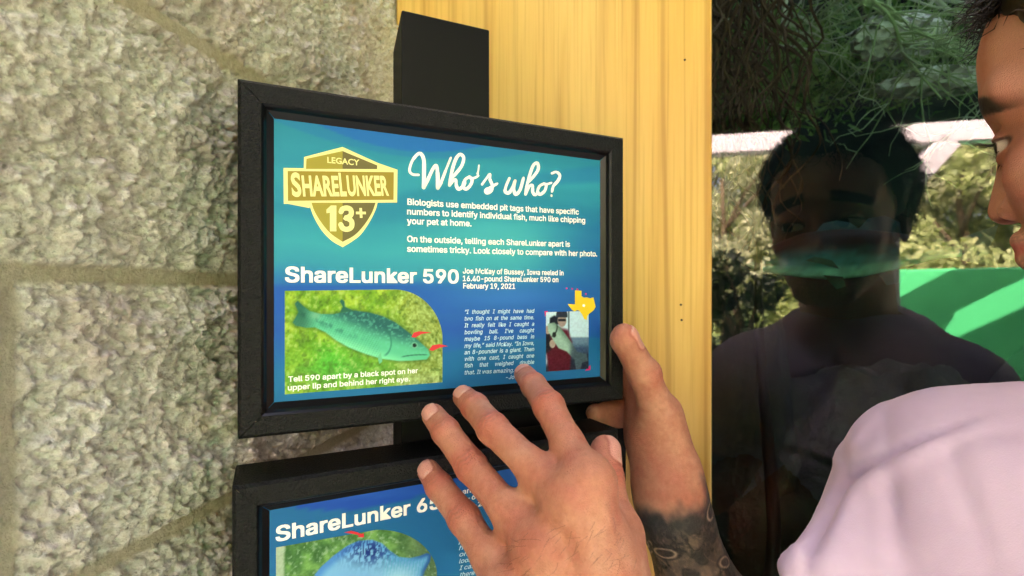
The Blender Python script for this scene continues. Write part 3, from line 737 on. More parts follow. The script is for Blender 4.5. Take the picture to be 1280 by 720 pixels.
for q in ([(680.5, 389), (685, 388.8), (681.2, 396)], [(738, 456), (738, 462.5), (731, 463.5)]):
    mb = MB(); poly_into(mb, PL, q, 0, .0001); mb.build("corner_mark", M_pink, panel)

# ---- lower sign
SN2 = nrm((.4415, -.897, 0)); ST2 = nrm((.897, .4415, 0))
A2 = P(290, 609, .240); SC2 = SN2[:2]@A2[:2]
PL2 = (SN2, SC2-.0052)
root2 = empty("framed_sign", A2+ST2*W_/2-UP*H_, label="lower framed blue sign partly covered by the near hand", cat="sign", group="framed signs on the black post")
panel2 = make_frame(root2, SN2, ST2, A2, W_, H_, .034)
pA = A2+ST2*.0135-SN2*.0052; pB = A2+ST2*(W_-.0135)-SN2*.0052
xs = np.linspace(px_of(pA), px_of(pB), 120); zt2, zb2 = A2[2]-.0135, A2[2]-H_+.0135
def art_lower(X, Y):
    tl = topx(PL2, zt2, X); v = Y-tl
    c = np.zeros(X.shape+(3,))+np.array((16, 112, 160), float)
    c = blend(c, ss(20, 200, v), (22, 126, 172)); c = blend(c, ss(1.5, -1.5, v-(26*np.clip(1-((X-470)/128)**2, 0, 1)-1)), (24, 84, 178))
    c = blend(c, .6*ss(2, -2, v-(14+.10*(X-470))), (40, 100, 190))
    c = blend(c, .5*ss(-6, 6, Y-(690+.12*(X-560)))*ss(540, 570, X), (30, 140, 190))
    return c
pic("print_artwork", PL2, xs, lambda x: topx(PL2, zt2, x), lambda x: topx(PL2, zb2, x), 80, art_lower, panel2, 0.)
mb = MB(); text_into(mb, PL2, "ShareLunker 65", 345.5, 676.5, 549, 635, 18.4, .026); mb.build("title_text", M_white, panel2)
mb = MB()
for a in (("an", 578, 617.5, 588, 615.5), ("-6", 584, 625.5, 594, 623.5), ("-2", 592, 634.5, 602, 632)): text_into(mb, PL2, *a, 6.2, .02)
mb.build("catch_text", M_white, panel2)
mb = MB()
for a in (("p", 573.5, 679, 578, 678), ("hon", 573.5, 687.5, 589, 685), ("on t", 573.5, 695.5, 590, 693), ("looked", 573.5, 704, 598, 700), ("I cast", 574, 712.5, 595, 709), ("there on", 574, 721, 603, 716.5)): text_into(mb, PL2, *a, 5.4, .012, .2)
mb.build("quote_text", M_lightblue, panel2)
FO2 = [(335+x/5.69, 620+y/5.69) for x, y in ((330, 560), (380, 500), (470, 420), (560, 355), (640, 318), (740, 310), (810, 335), (870, 390), (930, 432), (1010, 440), (1080, 425), (1130, 405), (1160, 415), (1150, 470), (1110, 540), (1090, 640), (1000, 760), (700, 800), (420, 760), (330, 660))]
def art_fish2(X, Y):
    n1, n2, n3 = fbm(X/12, Y/12, 0, 23), fbm(X/4, Y/4, 0, 28), fbm(X/1.8, Y/1.8, 0, 29, 2)
    c = np.zeros(X.shape+(3,))+np.array((96, 140, 70), float)
    c = blend(c, ss(-.1, .5, n1), (140, 180, 90)); c = blend(c, ss(.1, .5, -n1)*.7, (60, 104, 52)); c = blend(c, ss(480, 530, X)*.7, (120, 132, 92))
    c = blend(c, ss(.15, .45, n2)*.6, (196, 204, 160)); c = blend(c, ss(357, 353, X+2*n1), (206, 204, 164)); c = c+n3[..., None]*16
    c = blend(c, ss(468, 490, X)*ss(642, 668, Y)*0.0, (0, 0, 0))
    d = pdist(X, Y, FO2); m = ss(.8, -.8, d); f = np.zeros_like(c)+np.array((112, 178, 226), float)
    f = blend(f, ss(-2, -14, d)*.6, (170, 214, 240)); f = blend(f, ss(12, 2, -d)*ss(480, 440, X)*.4, (60, 120, 210))
    f = blend(f, .95*np.exp(-((X-462)/30)**2-((Y-688)/16)**2)*ss(-.2, .15, fbm(X/1.7, Y/4, 0, 33, 3)), (12, 40, 120))
    f = blend(f, .5*ss(.0, .3, np.sin(X*1.6+.3*Y+2*n1))*ss(470, 490, X)*ss(12, 30, Y-670), (60, 170, 200)); f = blend(f, ss(505, 535, X)*ss(-6, -1, d), (40, 100, 170))
    f = blend(f, np.exp(-((X-500)/22)**2-((Y-722)/12)**2)*.8, (210, 240, 250))
    return c*(1-m[..., None])+f*m[..., None]
def ft2(x): return 684.2-.176*(x-345)+np.where(x > 470, 62*(1-np.sqrt(np.clip(1-((x-470)/76.5)**2, 0, 1)))+.13*(x-470), 0)
pic("fish_picture", PL2, np.concatenate([np.linspace(345, 536, 120), np.linspace(537, 546, 20)]), ft2, lambda x: 812-.22*(x-345), 100, art_fish2, panel2, .00015)
mb = MB(); poly_into(mb, PL2, Z2 if False else [(335+x/5.69, 620+y/5.69) for x, y in ((540, 258), (590, 245), (640, 258), (662, 268), (680, 262), (682, 292), (636, 290), (650, 280), (610, 268), (570, 262))], lift=.0004); mb.build("arrow", M_red, panel2)
bpy.data.objects.remove(_to0); bpy.data.curves.remove(_tc); bpy.data.objects.remove(_tbo); bpy.data.curves.remove(_tb)

# ------------------------------------------------------------------ distance-field modelling for bodies
class Field:
    def __init__(s, lo, hi, h):
        s.lo = np.asarray(lo, float); s.h = h
        s.n = np.ceil((np.asarray(hi, float)-s.lo)/h).astype(int)+1
        s.f = np.full(s.n, .03, np.float32)
    def _sub(s, lo, hi):
        a = np.clip(np.floor((np.asarray(lo)-s.lo)/s.h).astype(int), 0, s.n); b = np.clip(np.ceil((np.asarray(hi)-s.lo)/s.h).astype(int)+1, 0, s.n)
        if (b <= a).any(): return None, None
        ax = [(s.lo[i]+np.arange(a[i], b[i])*s.h).astype(np.float32) for i in range(3)]
        return tuple(slice(a[i], b[i]) for i in range(3)), (ax[0][:, None, None], ax[1][None, :, None], ax[2][None, None, :])
    def _join(s, sl, d, k, sub=False):
        f = s.f[sl]; d = d.astype(np.float32)
        if sub:
            d = -d
            h = np.clip(.5+.5*(f-d)/k, 0, 1); s.f[sl] = d*(1-h)+f*h+k*h*(1-h)
        else:
            h = np.clip(.5+.5*(d-f)/k, 0, 1); s.f[sl] = d*(1-h)+f*h-k*h*(1-h)
    def cone(s, a, b, ra, rb, k=.004, sub=False):
        a, b = np.asarray(a, float), np.asarray(b, float); m = max(ra, rb)+k*1.5+2*s.h
        sl, X = s._sub(np.minimum(a, b)-m, np.maximum(a, b)+m)
        if sl is None: return
        e = b-a; ee = float(e@e)+1e-12
        t = np.clip(((X[0]-a[0])*e[0]+(X[1]-a[1])*e[1]+(X[2]-a[2])*e[2])/ee, 0, 1)
        d = np.sqrt((X[0]-a[0]-t*e[0])**2+(X[1]-a[1]-t*e[1])**2+(X[2]-a[2]-t*e[2])**2)-(ra+(rb-ra)*t)
        s._join(sl, d, k, sub)
    def chain(s, pts, rad, k=.003):
        for i in range(len(pts)-1): s.cone(pts[i], pts[i+1], rad[i], rad[i+1], k)
    def ell(s, c, r, ax=None, k=.004, sub=False):
        """ellipsoid; ax = 3 orthonormal rows"""
        c = np.asarray(c, float); r = np.asarray(r, float); ax = np.eye(3) if ax is None else np.asarray(ax, float)
        m = r.max()+k*1.5+2*s.h
        sl, X = s._sub(c-m, c+m)
        if sl is None: return
        D = [X[i]-c[i] for i in range(3)]
        q = [(D[0]*ax[j][0]+D[1]*ax[j][1]+D[2]*ax[j][2])/r[j] for j in range(3)]
        k0 = np.sqrt(q[0]**2+q[1]**2+q[2]**2); k1 = np.sqrt((q[0]/r[0])**2+(q[1]/r[1])**2+(q[2]/r[2])**2)+1e-9
        s._join(sl, k0*(k0-1)/k1, k, sub)
    def mesh(s):
        f = s.f; ng = f < 0
        n = s.n; c = np.zeros(n-1, np.uint8)
        for a in (0, 1):
            for b in (0, 1):
                for d in (0, 1): c += ng[a:n[0]-1+a, b:n[1]-1+b, d:n[2]-1+d]
        act = (c > 0) & (c < 8)
        idx = np.full(n-1, -1, np.int32); cells = np.argwhere(act); idx[act] = np.arange(len(cells))
        pos = np.zeros((len(cells), 3)); cnt = np.zeros(len(cells))
        for axis_ in range(3):
            o1, o2 = [i for i in range(3) if i != axis_]
            for a in (0, 1):
                for b in (0, 1):
                    q = cells.copy(); q[:, o1] += a; q[:, o2] += b
                    q2 = q.copy(); q2[:, axis_] += 1
                    fa, fb_ = f[q[:, 0], q[:, 1], q[:, 2]], f[q2[:, 0], q2[:, 1], q2[:, 2]]
                    m = (fa < 0) != (fb_ < 0); t = np.where(m, fa/np.where(m, fa-fb_, 1), 0)
                    p = q.astype(float); p[:, axis_] += t
                    pos[m] += p[m]; cnt[m] += 1
        pos /= np.maximum(cnt, 1)[:, None]
        F = []
        for axis_ in range(3):
            o1, o2 = (axis_+1) % 3, (axis_+2) % 3
            sa = [slice(None)]*3; sb = [slice(None)]*3
            sa[axis_] = slice(0, -1); sb[axis_] = slice(1, None)
            A_, B_ = ng[tuple(sa)], ng[tuple(sb)]
            for flip, m in ((False, A_ & ~B_), (True, ~A_ & B_)):
                e = np.argwhere(m)
                ok = (e[:, o1] > 0) & (e[:, o2] > 0) & (e[:, o1] < n[o1]-1) & (e[:, o2] < n[o2]-1); e = e[ok]
                def ci(d1, d2):
                    q = e.copy(); q[:, o1] += d1; q[:, o2] += d2; return idx[q[:, 0], q[:, 1], q[:, 2]]
                Q = np.stack([ci(-1, -1), ci(0, -1), ci(0, 0), ci(-1, 0)], -1)
                F.append(Q[:, ::-1] if flip else Q)
        F = np.concatenate(F); F = F[(F >= 0).all(1)]
        return pos*s.h+s.lo, F
    def normals(s, V):
        q = (V-s.lo)/s.h; i = np.clip(np.round(q).astype(int), 1, s.n-2); g = []
        for a in range(3):
            u = i.copy(); u[:, a] += 1; d = i.copy(); d[:, a] -= 1
            g.append(s.f[u[:, 0], u[:, 1], u[:, 2]]-s.f[d[:, 0], d[:, 1], d[:, 2]])
        g = np.stack(g, -1).astype(float); return g/(np.linalg.norm(g, axis=1, keepdims=True)+1e-9)
def seg_t(V, a, b):
    e = b-a; return (V-a)@e/(e@e)

SKIN = np.array((197, 129, 104.)); SKIN_RED = np.array((192, 92, 78.)); SKIN_PALE = np.array((214, 158, 131.))
NAIL = np.array((226, 158, 142.)); NAIL_TIP = np.array((234, 202, 184.)); CREASE = np.array((150, 96, 76.))
def hand_paint(V, N, chains, dors, radii, red=.5):
    """printed-on-skin colour plus small relief: knuckles, creases, nails. chains: list of joint lists; dors: dorsal direction per chain"""
    C = np.zeros_like(V)+SKIN
    mot = fbm(V[:, 0]*90, V[:, 1]*90, V[:, 2]*90, 5, 4); mo2 = fbm(V[:, 0]*420, V[:, 1]*420, V[:, 2]*420, 6, 3)
    C = blend(C, ss(-.05, .5, mot)*.45, SKIN_RED*.6+SKIN*.4); C = blend(C, ss(.05, .5, -mot)*.5, SKIN_PALE); C = C+mo2[:, None]*12
    D = np.zeros(len(V))
    for ch, dn, rr in zip(chains, dors, radii):
        ch = [np.asarray(p, float) for p in ch]; n = len(ch)
        for j in range(1, n-1):                                       # creased joints
            ax = nrm(ch[j+1]-ch[j-1]); r = rr[j]
            dd = nrm(dn-(dn@ax)*ax); lat = np.cross(ax, dd)
            q = V-ch[j]; x, y, z = q@ax, q@lat, q@dd
            near = ss(2.2*r, 1.2*r, np.linalg.norm(q, axis=1))*ss(-.05*r, .5*r, z)
            C = blend(C, near*red*np.exp(-(x/(.8*r))**2), SKIN_RED)
            wig = .0006*np.sin(y*900)+.0005*fbm(y*500, 0*y+j, 0, 91, 2)
            for o_, w_, am in ((-.30, .00050, .8), (.02, .00060, 1.), (.36, .00050, .75)) if j == 1 else ((-.12, .00045, .7), (.16, .0005, .8)):
                xx = x-o_*r*(1+.5*(y/r)**2*np.sign(o_))+wig
                ln = np.exp(-(xx/w_)**2)*near*np.exp(-(y/(.75*r))**2)*am
                D -= ln*.00034; C = blend(C, ln*.55, CREASE)
            D += near*np.exp(-(x/(.45*r))**2-(y/(.7*r))**2)*.00035
        a, b = ch[-2], ch[-1]; ax = nrm(b-a); r = rr[-1]                # nail
        dd = nrm(dn-(dn@ax)*ax); lat = np.cross(ax, dd)
        q = V-b; x, y, z = q@ax, q@lat, q@dd
        L0, L1, Wn = -.95*r, .88*r, .74*r
        ex = np.maximum(np.abs(x-(L0+L1)/2)/((L1-L0)/2), 0); ey = np.abs(y)/Wn
        rr_ = (ex**4+ey**4)**.25
        top = ss(.10*r, .35*r, z)*(np.linalg.norm(q, axis=1) < 2*r)
        m = ss(1.03, .93, rr_)*top
        C = blend(C, m, NAIL); C = blend(C, m*ss(.72*r, .82*r, x)*.8, NAIL_TIP); C = blend(C, m*ss(.30*r, .05*r, np.hypot(x-L0-.12*r, y*.7))*.45, NAIL_TIP)
        rim = np.exp(-((rr_-1.04)/.06)**2)*top; C = blend(C, rim*.55, SKIN_RED*.85); D -= rim*.00028; D += m*.00022
        C = blend(C, ss(1.5*r, .2*r, np.linalg.norm(q, axis=1))*.35*(1-m), SKIN_RED)
    return C, D, None

# ---- left hand, near: back towards us, fingers up onto the frame
LF = {
 'index': ([P(735, 604, .209), P(686, 508, .250), P(667, 482, .277), P(655.5, 468, .298)], [.0097, .0077, .0069, .0062]),
 'middle': ([P(714, 630, .207), P(616, 536, .246), P(594, 509, .268), P(580, 496, .279)], [.0097, .0077, .0072, .0064]),
 'ring': ([P(678, 690, .206), P(589, 583, .246), P(557, 539, .262), P(541.5, 519, .273)], [.0095, .0077, .0071, .0064]),
 'pinky': ([P(640, 742, .208), P(580, 648, .240), P(549, 608, .256), P(536, 589, .264)], [.0093, .0075, .0067, .0060]),
}
LW = P(782, 930, .192)
LTH = ([P(772, 765, .207), P(768, 668, .226), P(755, 598, .246), P(757, 563, .255)], [.0125, .0105, .0090, .0078])
E_L, S_L = np.array([.165, .15, CAM_H-.40]), np.array([.262, .274, CAM_H-.131])
def build_left():
    f = Field(P(520, 720, .27)*0+np.array([-.075, .145, CAM_H-.20]), np.array([.085, .325, CAM_H-.028]), .00072)
    mc = {k: v[0][0] for k, v in LF.items()}
    wr = {'index': LW+np.array([.008, 0, .004]), 'middle': LW+np.array([.002, 0, .002]), 'ring': LW+np.array([-.006, 0, 0]), 'pinky': LW+np.array([-.013, 0, -.002])}
    for k in mc: f.cone(mc[k]+np.array([0, .0015, -.001]), wr[k]+np.array([0, .006, 0]), .0102, .0140, .010)
    f.cone((mc['index']+mc['pinky'])/2+np.array([0, .012, -.004]), LW+np.array([0, .012, .01]), .014, .017, .012)
    f.cone(LTH[0][0], (mc['index']+LW)/2, .0130, .011, .014)
    f.chain(LTH[0][:2], LTH[1][:2], .012)
    f.cone(LTH[0][1], (mc['index']*.65+LW*.35), .0085, .0105, .016)
    f.chain(LTH[0][1:], LTH[1][1:], .004)
    for k, (p, r) in LF.items():
        f.chain([p[0], p[0]*.5+p[1]*.5]+p[1:], [r[0], r[1]*.97]+r[1:], .003)
        f.ell(p[0]+np.array([0, -.0005, .001]), [.0098]*3, None, .009)
    for a, b in (('index', 'middle'), ('middle', 'ring'), ('ring', 'pinky')):      # webs
        w1 = LF[a][0][0]*.66+LF[a][0][1]*.34; w2 = LF[b][0][0]*.66+LF[b][0][1]*.34
        f.cone(w1+np.array([0, .004, -.003]), w2+np.array([0, .004, -.003]), .0055, .0055, .007)
    for k in mc:                                                                   # tendons
        a, b = mc[k]+np.array([0, -.0082, .0050]), wr[k]+np.array([0, -.0072, .0065])
        f.cone(a, a*.30+b*.70, .0032, .0020, .0055)
    f.cone(LTH[0][1]+np.array([.001, -.008, .003]), LTH[0][0]+np.array([.002, -.009, 0]), .0030, .0030, .006)
    for pts in ([(668, 712), (704, 746), (716, 800)],):       # veins
        q = [P(x, y, .19) for x, y in pts]
        for a, b in zip(q[:-1], q[1:]):
            def onto(p):
                # slide the point along the viewing ray to just under the skin
                d = (p-np.array([0, 0, CAM_H]))/p[1]; zs = np.linspace(.15, .24, 120); g = np.array([0, 0, CAM_H])+d*zs[:, None]
                i = np.clip(((g-f.lo)/f.h).astype(int), 0, f.n-1); v = f.f[i[:, 0], i[:, 1], i[:, 2]]
                j = np.argmax(v < .0002); return g[j] if v[j] < .0002 else g[70]
            f.cone(onto(a), onto(b), .0014, .0014, .0035)
    f.cone(LW+np.array([0, .008, .01]), E_L, .0225, .038, .02)
    V, F = f.mesh(); N = f.normals(V)
    ch = [v[0] for v in LF.values()]+[LTH[0][1:]]; rr = [v[1] for v in LF.values()]+[LTH[1][1:]]
    dn = [nrm((-.05, -1, .45)), nrm((-.12, -.9, .75)), nrm((-.05, -1, .35)), nrm((-.2, -1, .45)), nrm((.75, -.62, .15))]
    C, D, _ = hand_paint(V, N, ch, dn, rr, .5)
    V = V+N*(D+.00014*fbm(V[:, 0]*700, V[:, 1]*700, V[:, 2]*700, 44, 3))[:, None]
    return V, F, C
# ---- right hand, behind: thumb on the frame's edge, fingers curled behind it
RW = P(836, 622, .348)
RTH = ([P(842, 580, .348), P(825, 520, .343), P(805, 467, .333), P(782, 427, .323)], [.0138, .0120, .0103, .0090])
RF = [([P(800, 474, .382), P(772, 455, .395), P(745, 455, .394), P(735, 457, .390)], [.0092, .0085, .0078, .0070]),
      ([P(806, 492, .384), P(772, 476, .398), P(742, 478, .394), P(730, 480, .390)], [.0095, .0088, .008, .0072]),
      ([P(808, 514, .384), P(786, 508, .400), P(757, 516, .394), P(744, 516.5, .386)], [.0092, .0086, .0078, .0070]),
      ([P(808, 534, .380), P(795, 522, .398), P(772, 523, .396), P(762, 522, .392)], [.0085, .0078, .0070, .0064])]
E_R, S_R = np.array([.186, .362, CAM_H-.362]), np.array([.455, .30, CAM_H-.13])
FD = nrm(E_R-RW)
def build_right():
    f = Field(np.array([.025, .285, CAM_H-.245]), np.array([.225, .430, CAM_H-.0]), .00085)
    for p, r in RF:
        f.cone(p[0]+np.array([0, -.004, 0]), RW+np.array([-.001, .008, .012]), .0125, .0165, .012)
        f.chain(p, r, .003)
    f.cone(RTH[0][0]+np.array([-.004, 0, 0]), P(820, 545, .352), .0155, .016, .014)
    f.chain(RTH[0][:2], RTH[1][:2], .012); f.chain(RTH[0][1:], RTH[1][1:], .004)
    f.ell(RTH[0][3]+np.array([-.001, -.001, .002]), [.0090, .0086, .0100], None, .003)
    f.ell(RTH[0][2], [.0105]*3, None, .003)
    f.cone(RTH[0][1]+np.array([.002, .008, 0]), P(820, 545, .365), .012, .016, .016)
    f.cone(RW+np.array([0, 0, .012]), RW+FD*.012, .0190, .0205, .012)
    f.cone(RW+FD*.008, RW+FD*.10, .0205, .033, .02); f.cone(RW+FD*.10, E_R, .034, .040, .02)
    V, F = f.mesh(); N = f.normals(V)
    C, D, _ = hand_paint(V, N, [RTH[0][1:]]+[q[0] for q in RF], [nrm((.95, -.22, .40))]+[nrm((.1, .9, .3))]*4, [RTH[1][1:]]+[q[1] for q in RF], .3)
    D = D+.00010*np.abs(fbm(V[:, 0]*380, V[:, 1]*380, V[:, 2]*380, 48, 2))
    # tattooed forearm
    s_ = (V-RW)@FD; e1 = nrm(np.cross(FD, (0, 1, .2))); e2 = np.cross(FD, e1)
    q = V-RW-s_[:, None]*FD; ang = np.arctan2(q@e2, q@e1); u = ang*.030
    edge = s_+.011*fbm(u*70, s_*60, 0, 61, 3)+.002*np.sin(u*190)
    m = ss(-.012, .003, edge)
    ink = np.zeros_like(V)+np.array((62, 56, 54.))
    a1, a2 = fbm(u*95, s_*95, 0, 62, 4), fbm(u*260, s_*200, 0, 63, 3)
    ink = blend(ink, ss(-.05, .4, a1)*.75, (112, 92, 80)); ink = blend(ink, ss(.0, .4, -a1)*.8, (34, 32, 34)); ink = blend(ink, ss(.15, .5, a2)*.5, (138, 112, 96))
    ink = blend(ink, np.exp(-(np.abs(a1)/.05)**2)*.8, (22, 20, 22)); ink = blend(ink, np.exp(-(np.abs(fbm(u*70, s_*120, 3., 66, 2)-.1)/.035)**2)*.55, (150, 124, 106))
    ink = blend(ink, ss(.018, .006, s_)*.75, (40, 42, 46))
    rr = np.random.RandomState(5)
    for k in range(46):
        cu, cs_ = rr.uniform(-.095, .095), rr.uniform(.010, .145); th = rr.uniform(-1, 1.2); la, lb = rr.uniform(.0065, .0095), rr.uniform(.0024, .0040)
        du, dv = u-cu, s_-cs_; x = du*math.cos(th)+dv*math.sin(th); y = -du*math.sin(th)+dv*math.cos(th)
        e = np.sqrt((x/la)**2+(y/lb)**2)
        ink = blend(ink, ss(1.0, .8, e)*.7, (48, 42, 42)); ink = blend(ink, np.exp(-((e-1.05)/.16)**2)*.95, (186, 158, 136)); ink = blend(ink, np.exp(-((e-1.5)/.2)**2)*.6, (30, 28, 30))
    C = C*(1-.92*m[:, None])+ink*.92*m[:, None]
    V = V+N*(D+.00018*fbm(V[:, 0]*600, V[:, 1]*600, V[:, 2]*600, 45, 3))[:, None]
    return V, F, C

# ---- head
HC = np.array([.357, .244, CAM_H+.108])
HF = nrm((-.375, .915, -.14)); HL = nrm(np.cross(UP, HF)); HU = np.cross(HF, HL)
def hd(f_, l_, u_): return HC+(f_*HF+l_*HL+u_*HU)*.01
HAX = np.array([HF, HL, HU])
NB = np.array([.395, .160, CAM_H-.066])          # base of the neck
def build_head():
    f = Field(HC-np.array([.125, .14, .19]), HC+np.array([.125, .14, .15]), .0011)
    f.ell(hd(-.6, 0, 3.0), [.093, .076, .088], HAX, .01)
    f.ell(hd(3.2, 0, -2.4), [.056, .058, .080], HAX, .02)
    f.ell(hd(4.7, 0, 4.4), [.038, .056, .044], HAX, .02)
    for sd in (1, -1):
        f.ell(hd(4.9, sd*4.3, -3.4), [.024, .021, .020], HAX, .016)
        f.cone(hd(.6, sd*5.6, -5.6), hd(6.6, sd*2.3, -9.6), .015, .015, .016)
        f.cone(hd(8.0, sd*1.3, 2.5), hd(6.3, sd*5.0, 2.0), .0085, .008, .010)
        f.ell(hd(8.4, sd*3.1, -.6), [.011, .0155, .0135], HAX, .010, True)
        f.ell(hd(-.8, sd*7.5, -1.2), [.016, .008, .030], HAX, .006); f.ell(hd(-.4, sd*8.2, -1.0), [.009, .005, .019], HAX, .004, True)
    f.cone(hd(8.1, 0, .2), hd(9.3, 0, -4.0), .0075, .0098, .008)
    for sd in (1, -1): f.ell(hd(8.2, sd*1.35, -4.3), [.011, .0075, .0075], HAX, .005); f.ell(hd(8.6, sd*.7, -4.95), [.005, .0032, .0030], HAX, .002, True)
    f.cone(hd(8.2, 1.7, -6.4), hd(8.2, -1.7, -6.4), .0062, .0062, .006); f.cone(hd(8.1, 1.6, -7.5), hd(8.1, -1.6, -7.5), .0066, .0066, .006)
    f.cone(hd(9.4, 2.2, -6.95), hd(9.4, -2.2, -6.95), .0014, .0014, .003, True)
    f.ell(hd(6.9, 0, -9.7), [.019, .022, .018], HAX, .014)
    EU = -.95
    for sd in (1, -1):
        f.ell(hd(6.9, sd*3.1, EU), [.0140, .0146, .0142], HAX, .002)           # lids over the eyeball
        f.ell(hd(8.35, sd*3.25, EU-.05), [.0105, .0150, .0062], HAX, .0010, True)
        f.ell(hd(6.80, sd*3.1, EU), [.0130]*3, HAX, .0006)
    f.cone(hd(-1.5, 0, -5), NB, .058, .060, .02)
    V, F = f.mesh(); N = f.normals(V)
    q = (V-HC)@HAX.T*100
    C = np.zeros_like(V)+np.array((206, 146, 128.))
    mot = fbm(V[:, 0]*60, V[:, 1]*60, V[:, 2]*60, 15, 4); C = blend(C, ss(0, .5, mot)*.4, (198, 118, 98)); C = blend(C, ss(0, .5, -mot)*.3, (210, 160, 132))
    al = np.abs(q[:, 1])
    C = blend(C, np.exp(-((al-4.4)/1.6)**2-((q[:, 2]+2.6)/1.8)**2)*(q[:, 0] > 3)*.5, (212, 112, 104))
    bx = (al-1.4)/4.2; by = q[:, 2]-(2.75+.35*np.sin(np.clip(bx, 0, 1)*2.4)-.15-1.75*np.clip(bx, 0, 1.2))
    br = ss(-.05, .1, bx)*ss(1.08, .8, bx)*ss(.78, .40, np.abs(by)+.12*fbm(V[:, 0]*900, V[:, 1]*300, V[:, 2]*900, 16, 2))*(q[:, 0] > 4)
    C = blend(C, br*.95, (30, 20, 17))
    for sd in (1, -1):
        el = np.sqrt(((q[:, 2]-EU+.05)/.60)**2+((q[:, 1]-sd*3.25)/1.46)**2)
        eye = ss(1.02, .94, el)*(q[:, 0] > 6.6)
        C = blend(C, eye, (226, 216, 212)); ir = np.hypot(q[:, 1]-3.1*sd-.60, q[:, 2]-EU)
        C = blend(C, eye*ss(.68, .62, ir), (40, 24, 18)); C = blend(C, eye*ss(.3, .26, ir), (8, 8, 8))
        rim = np.exp(-((el-1.06)/.11)**2)*(q[:, 0] > 6.2)*ss(-.35, .05, q[:, 2]-EU); C = blend(C, rim*.9, (34, 18, 16))
        C = blend(C, .45*np.exp(-((el-1.5)/.5)**2)*(q[:, 0] > 5.5), (140, 84, 70))
    lip = ss(1.0, .85, np.hypot((q[:, 2]+6.95)/1.15, q[:, 1]/2.6))*(q[:, 0] > 6.5); C = blend(C, lip*.8, (176, 92, 88))
    C = blend(C, ss(.3, .9, np.maximum(0, -q[:, 2]-5.2))*ss(3.5, 6, q[:, 0]+.4*al)*(1-lip)*.35*ss(.3, .5, fbm(V[:, 0]*1200, V[:, 1]*1200, V[:, 2]*1200, 19, 2)+.45), (96, 76, 68))
    C = blend(C, ss(.5, .0, np.hypot(q[:, 1]*0+np.abs(al-.7), (q[:, 2]+4.8)))*(q[:, 0] > 8.5)*.7, (90, 44, 38))
    V = V+N*(.00012*fbm(V[:, 0]*500, V[:, 1]*500, V[:, 2]*500, 46, 3))[:, None]
    return V, F, C
# ---- rest of the body, under the clothes
PEL = np.array([.42, .06, CAM_H-.58]); BF = nrm((-.22, .975, 0)); BL_ = np.cross(UP, BF); BAX = np.array([BF, BL_, UP])
HIP = [PEL+BL_*.09-UP*.04, PEL-BL_*.09-UP*.04]
FOOT = [np.array([.31, .04, .09]), np.array([.53, .12, .09])]
KNEE = [(HIP[i]+FOOT[i])/2+BF*.03 for i in (0, 1)]
CHEST = NB*.62+PEL*.38-np.array([0, 0, 0.])
def build_core():
    f = Field(np.array([.02, -.14, .02]), np.array([.72, .48, CAM_H+.02]), .005)
    f.cone(NB, NB-UP*.05, .058, .065, .03); f.ell(CHEST+UP*.05, [.105, .155, .19], BAX, .05); f.ell(PEL, [.11, .155, .13], BAX, .06); f.cone(CHEST, PEL, .11, .115, .05)
    for Sh, E in ((S_L, E_L), (S_R, E_R)): f.cone(CHEST+UP*.13, Sh, .06, .055, .04); f.cone(Sh, E, .050, .040, .02)
    f.cone(E_L, LW+np.array([0, .008, .01])+(E_L-LW)*.15, .038, .0245, .02); f.cone(E_R, E_R+(RW-E_R)*.6, .040, .032, .02)
    for i in (0, 1): f.cone(HIP[i], KNEE[i], .085, .058, .03); f.cone(KNEE[i], FOOT[i], .055, .038, .02)
    V, F = f.mesh()
    s_ = np.clip(((V-RW)@FD), -1, 1); C = np.zeros_like(V)+SKIN
    ra = (np.linalg.norm(np.cross(V-RW, FD), axis=1) < .06) & (s_ > .01) & (s_ < .3)
    n_ = fbm(V[:, 0]*90, V[:, 1]*90, V[:, 2]*90, 62, 3); C = blend(C, ra*.9, (60, 54, 52)); C = blend(C, ra*ss(0, .4, n_)*.6, (110, 92, 80))
    return V, F, C
parts = [build_left(), build_right(), build_head(), build_core()]
off_ = np.cumsum([0]+[len(p[0]) for p in parts[:-1]])
body = mesh_obj("person", np.concatenate([p[0] for p in parts]), np.concatenate([p[1]+o_ for p, o_ in zip(parts, off_)]), M_skin,
                col=lin(np.clip(np.concatenate([p[2] for p in parts]), 0, 255)), smooth=True, loc=(.42, .08, 0))
tag(body, "person in a lilac t-shirt with a tattooed forearm, holding the upper sign in both hands", "person")

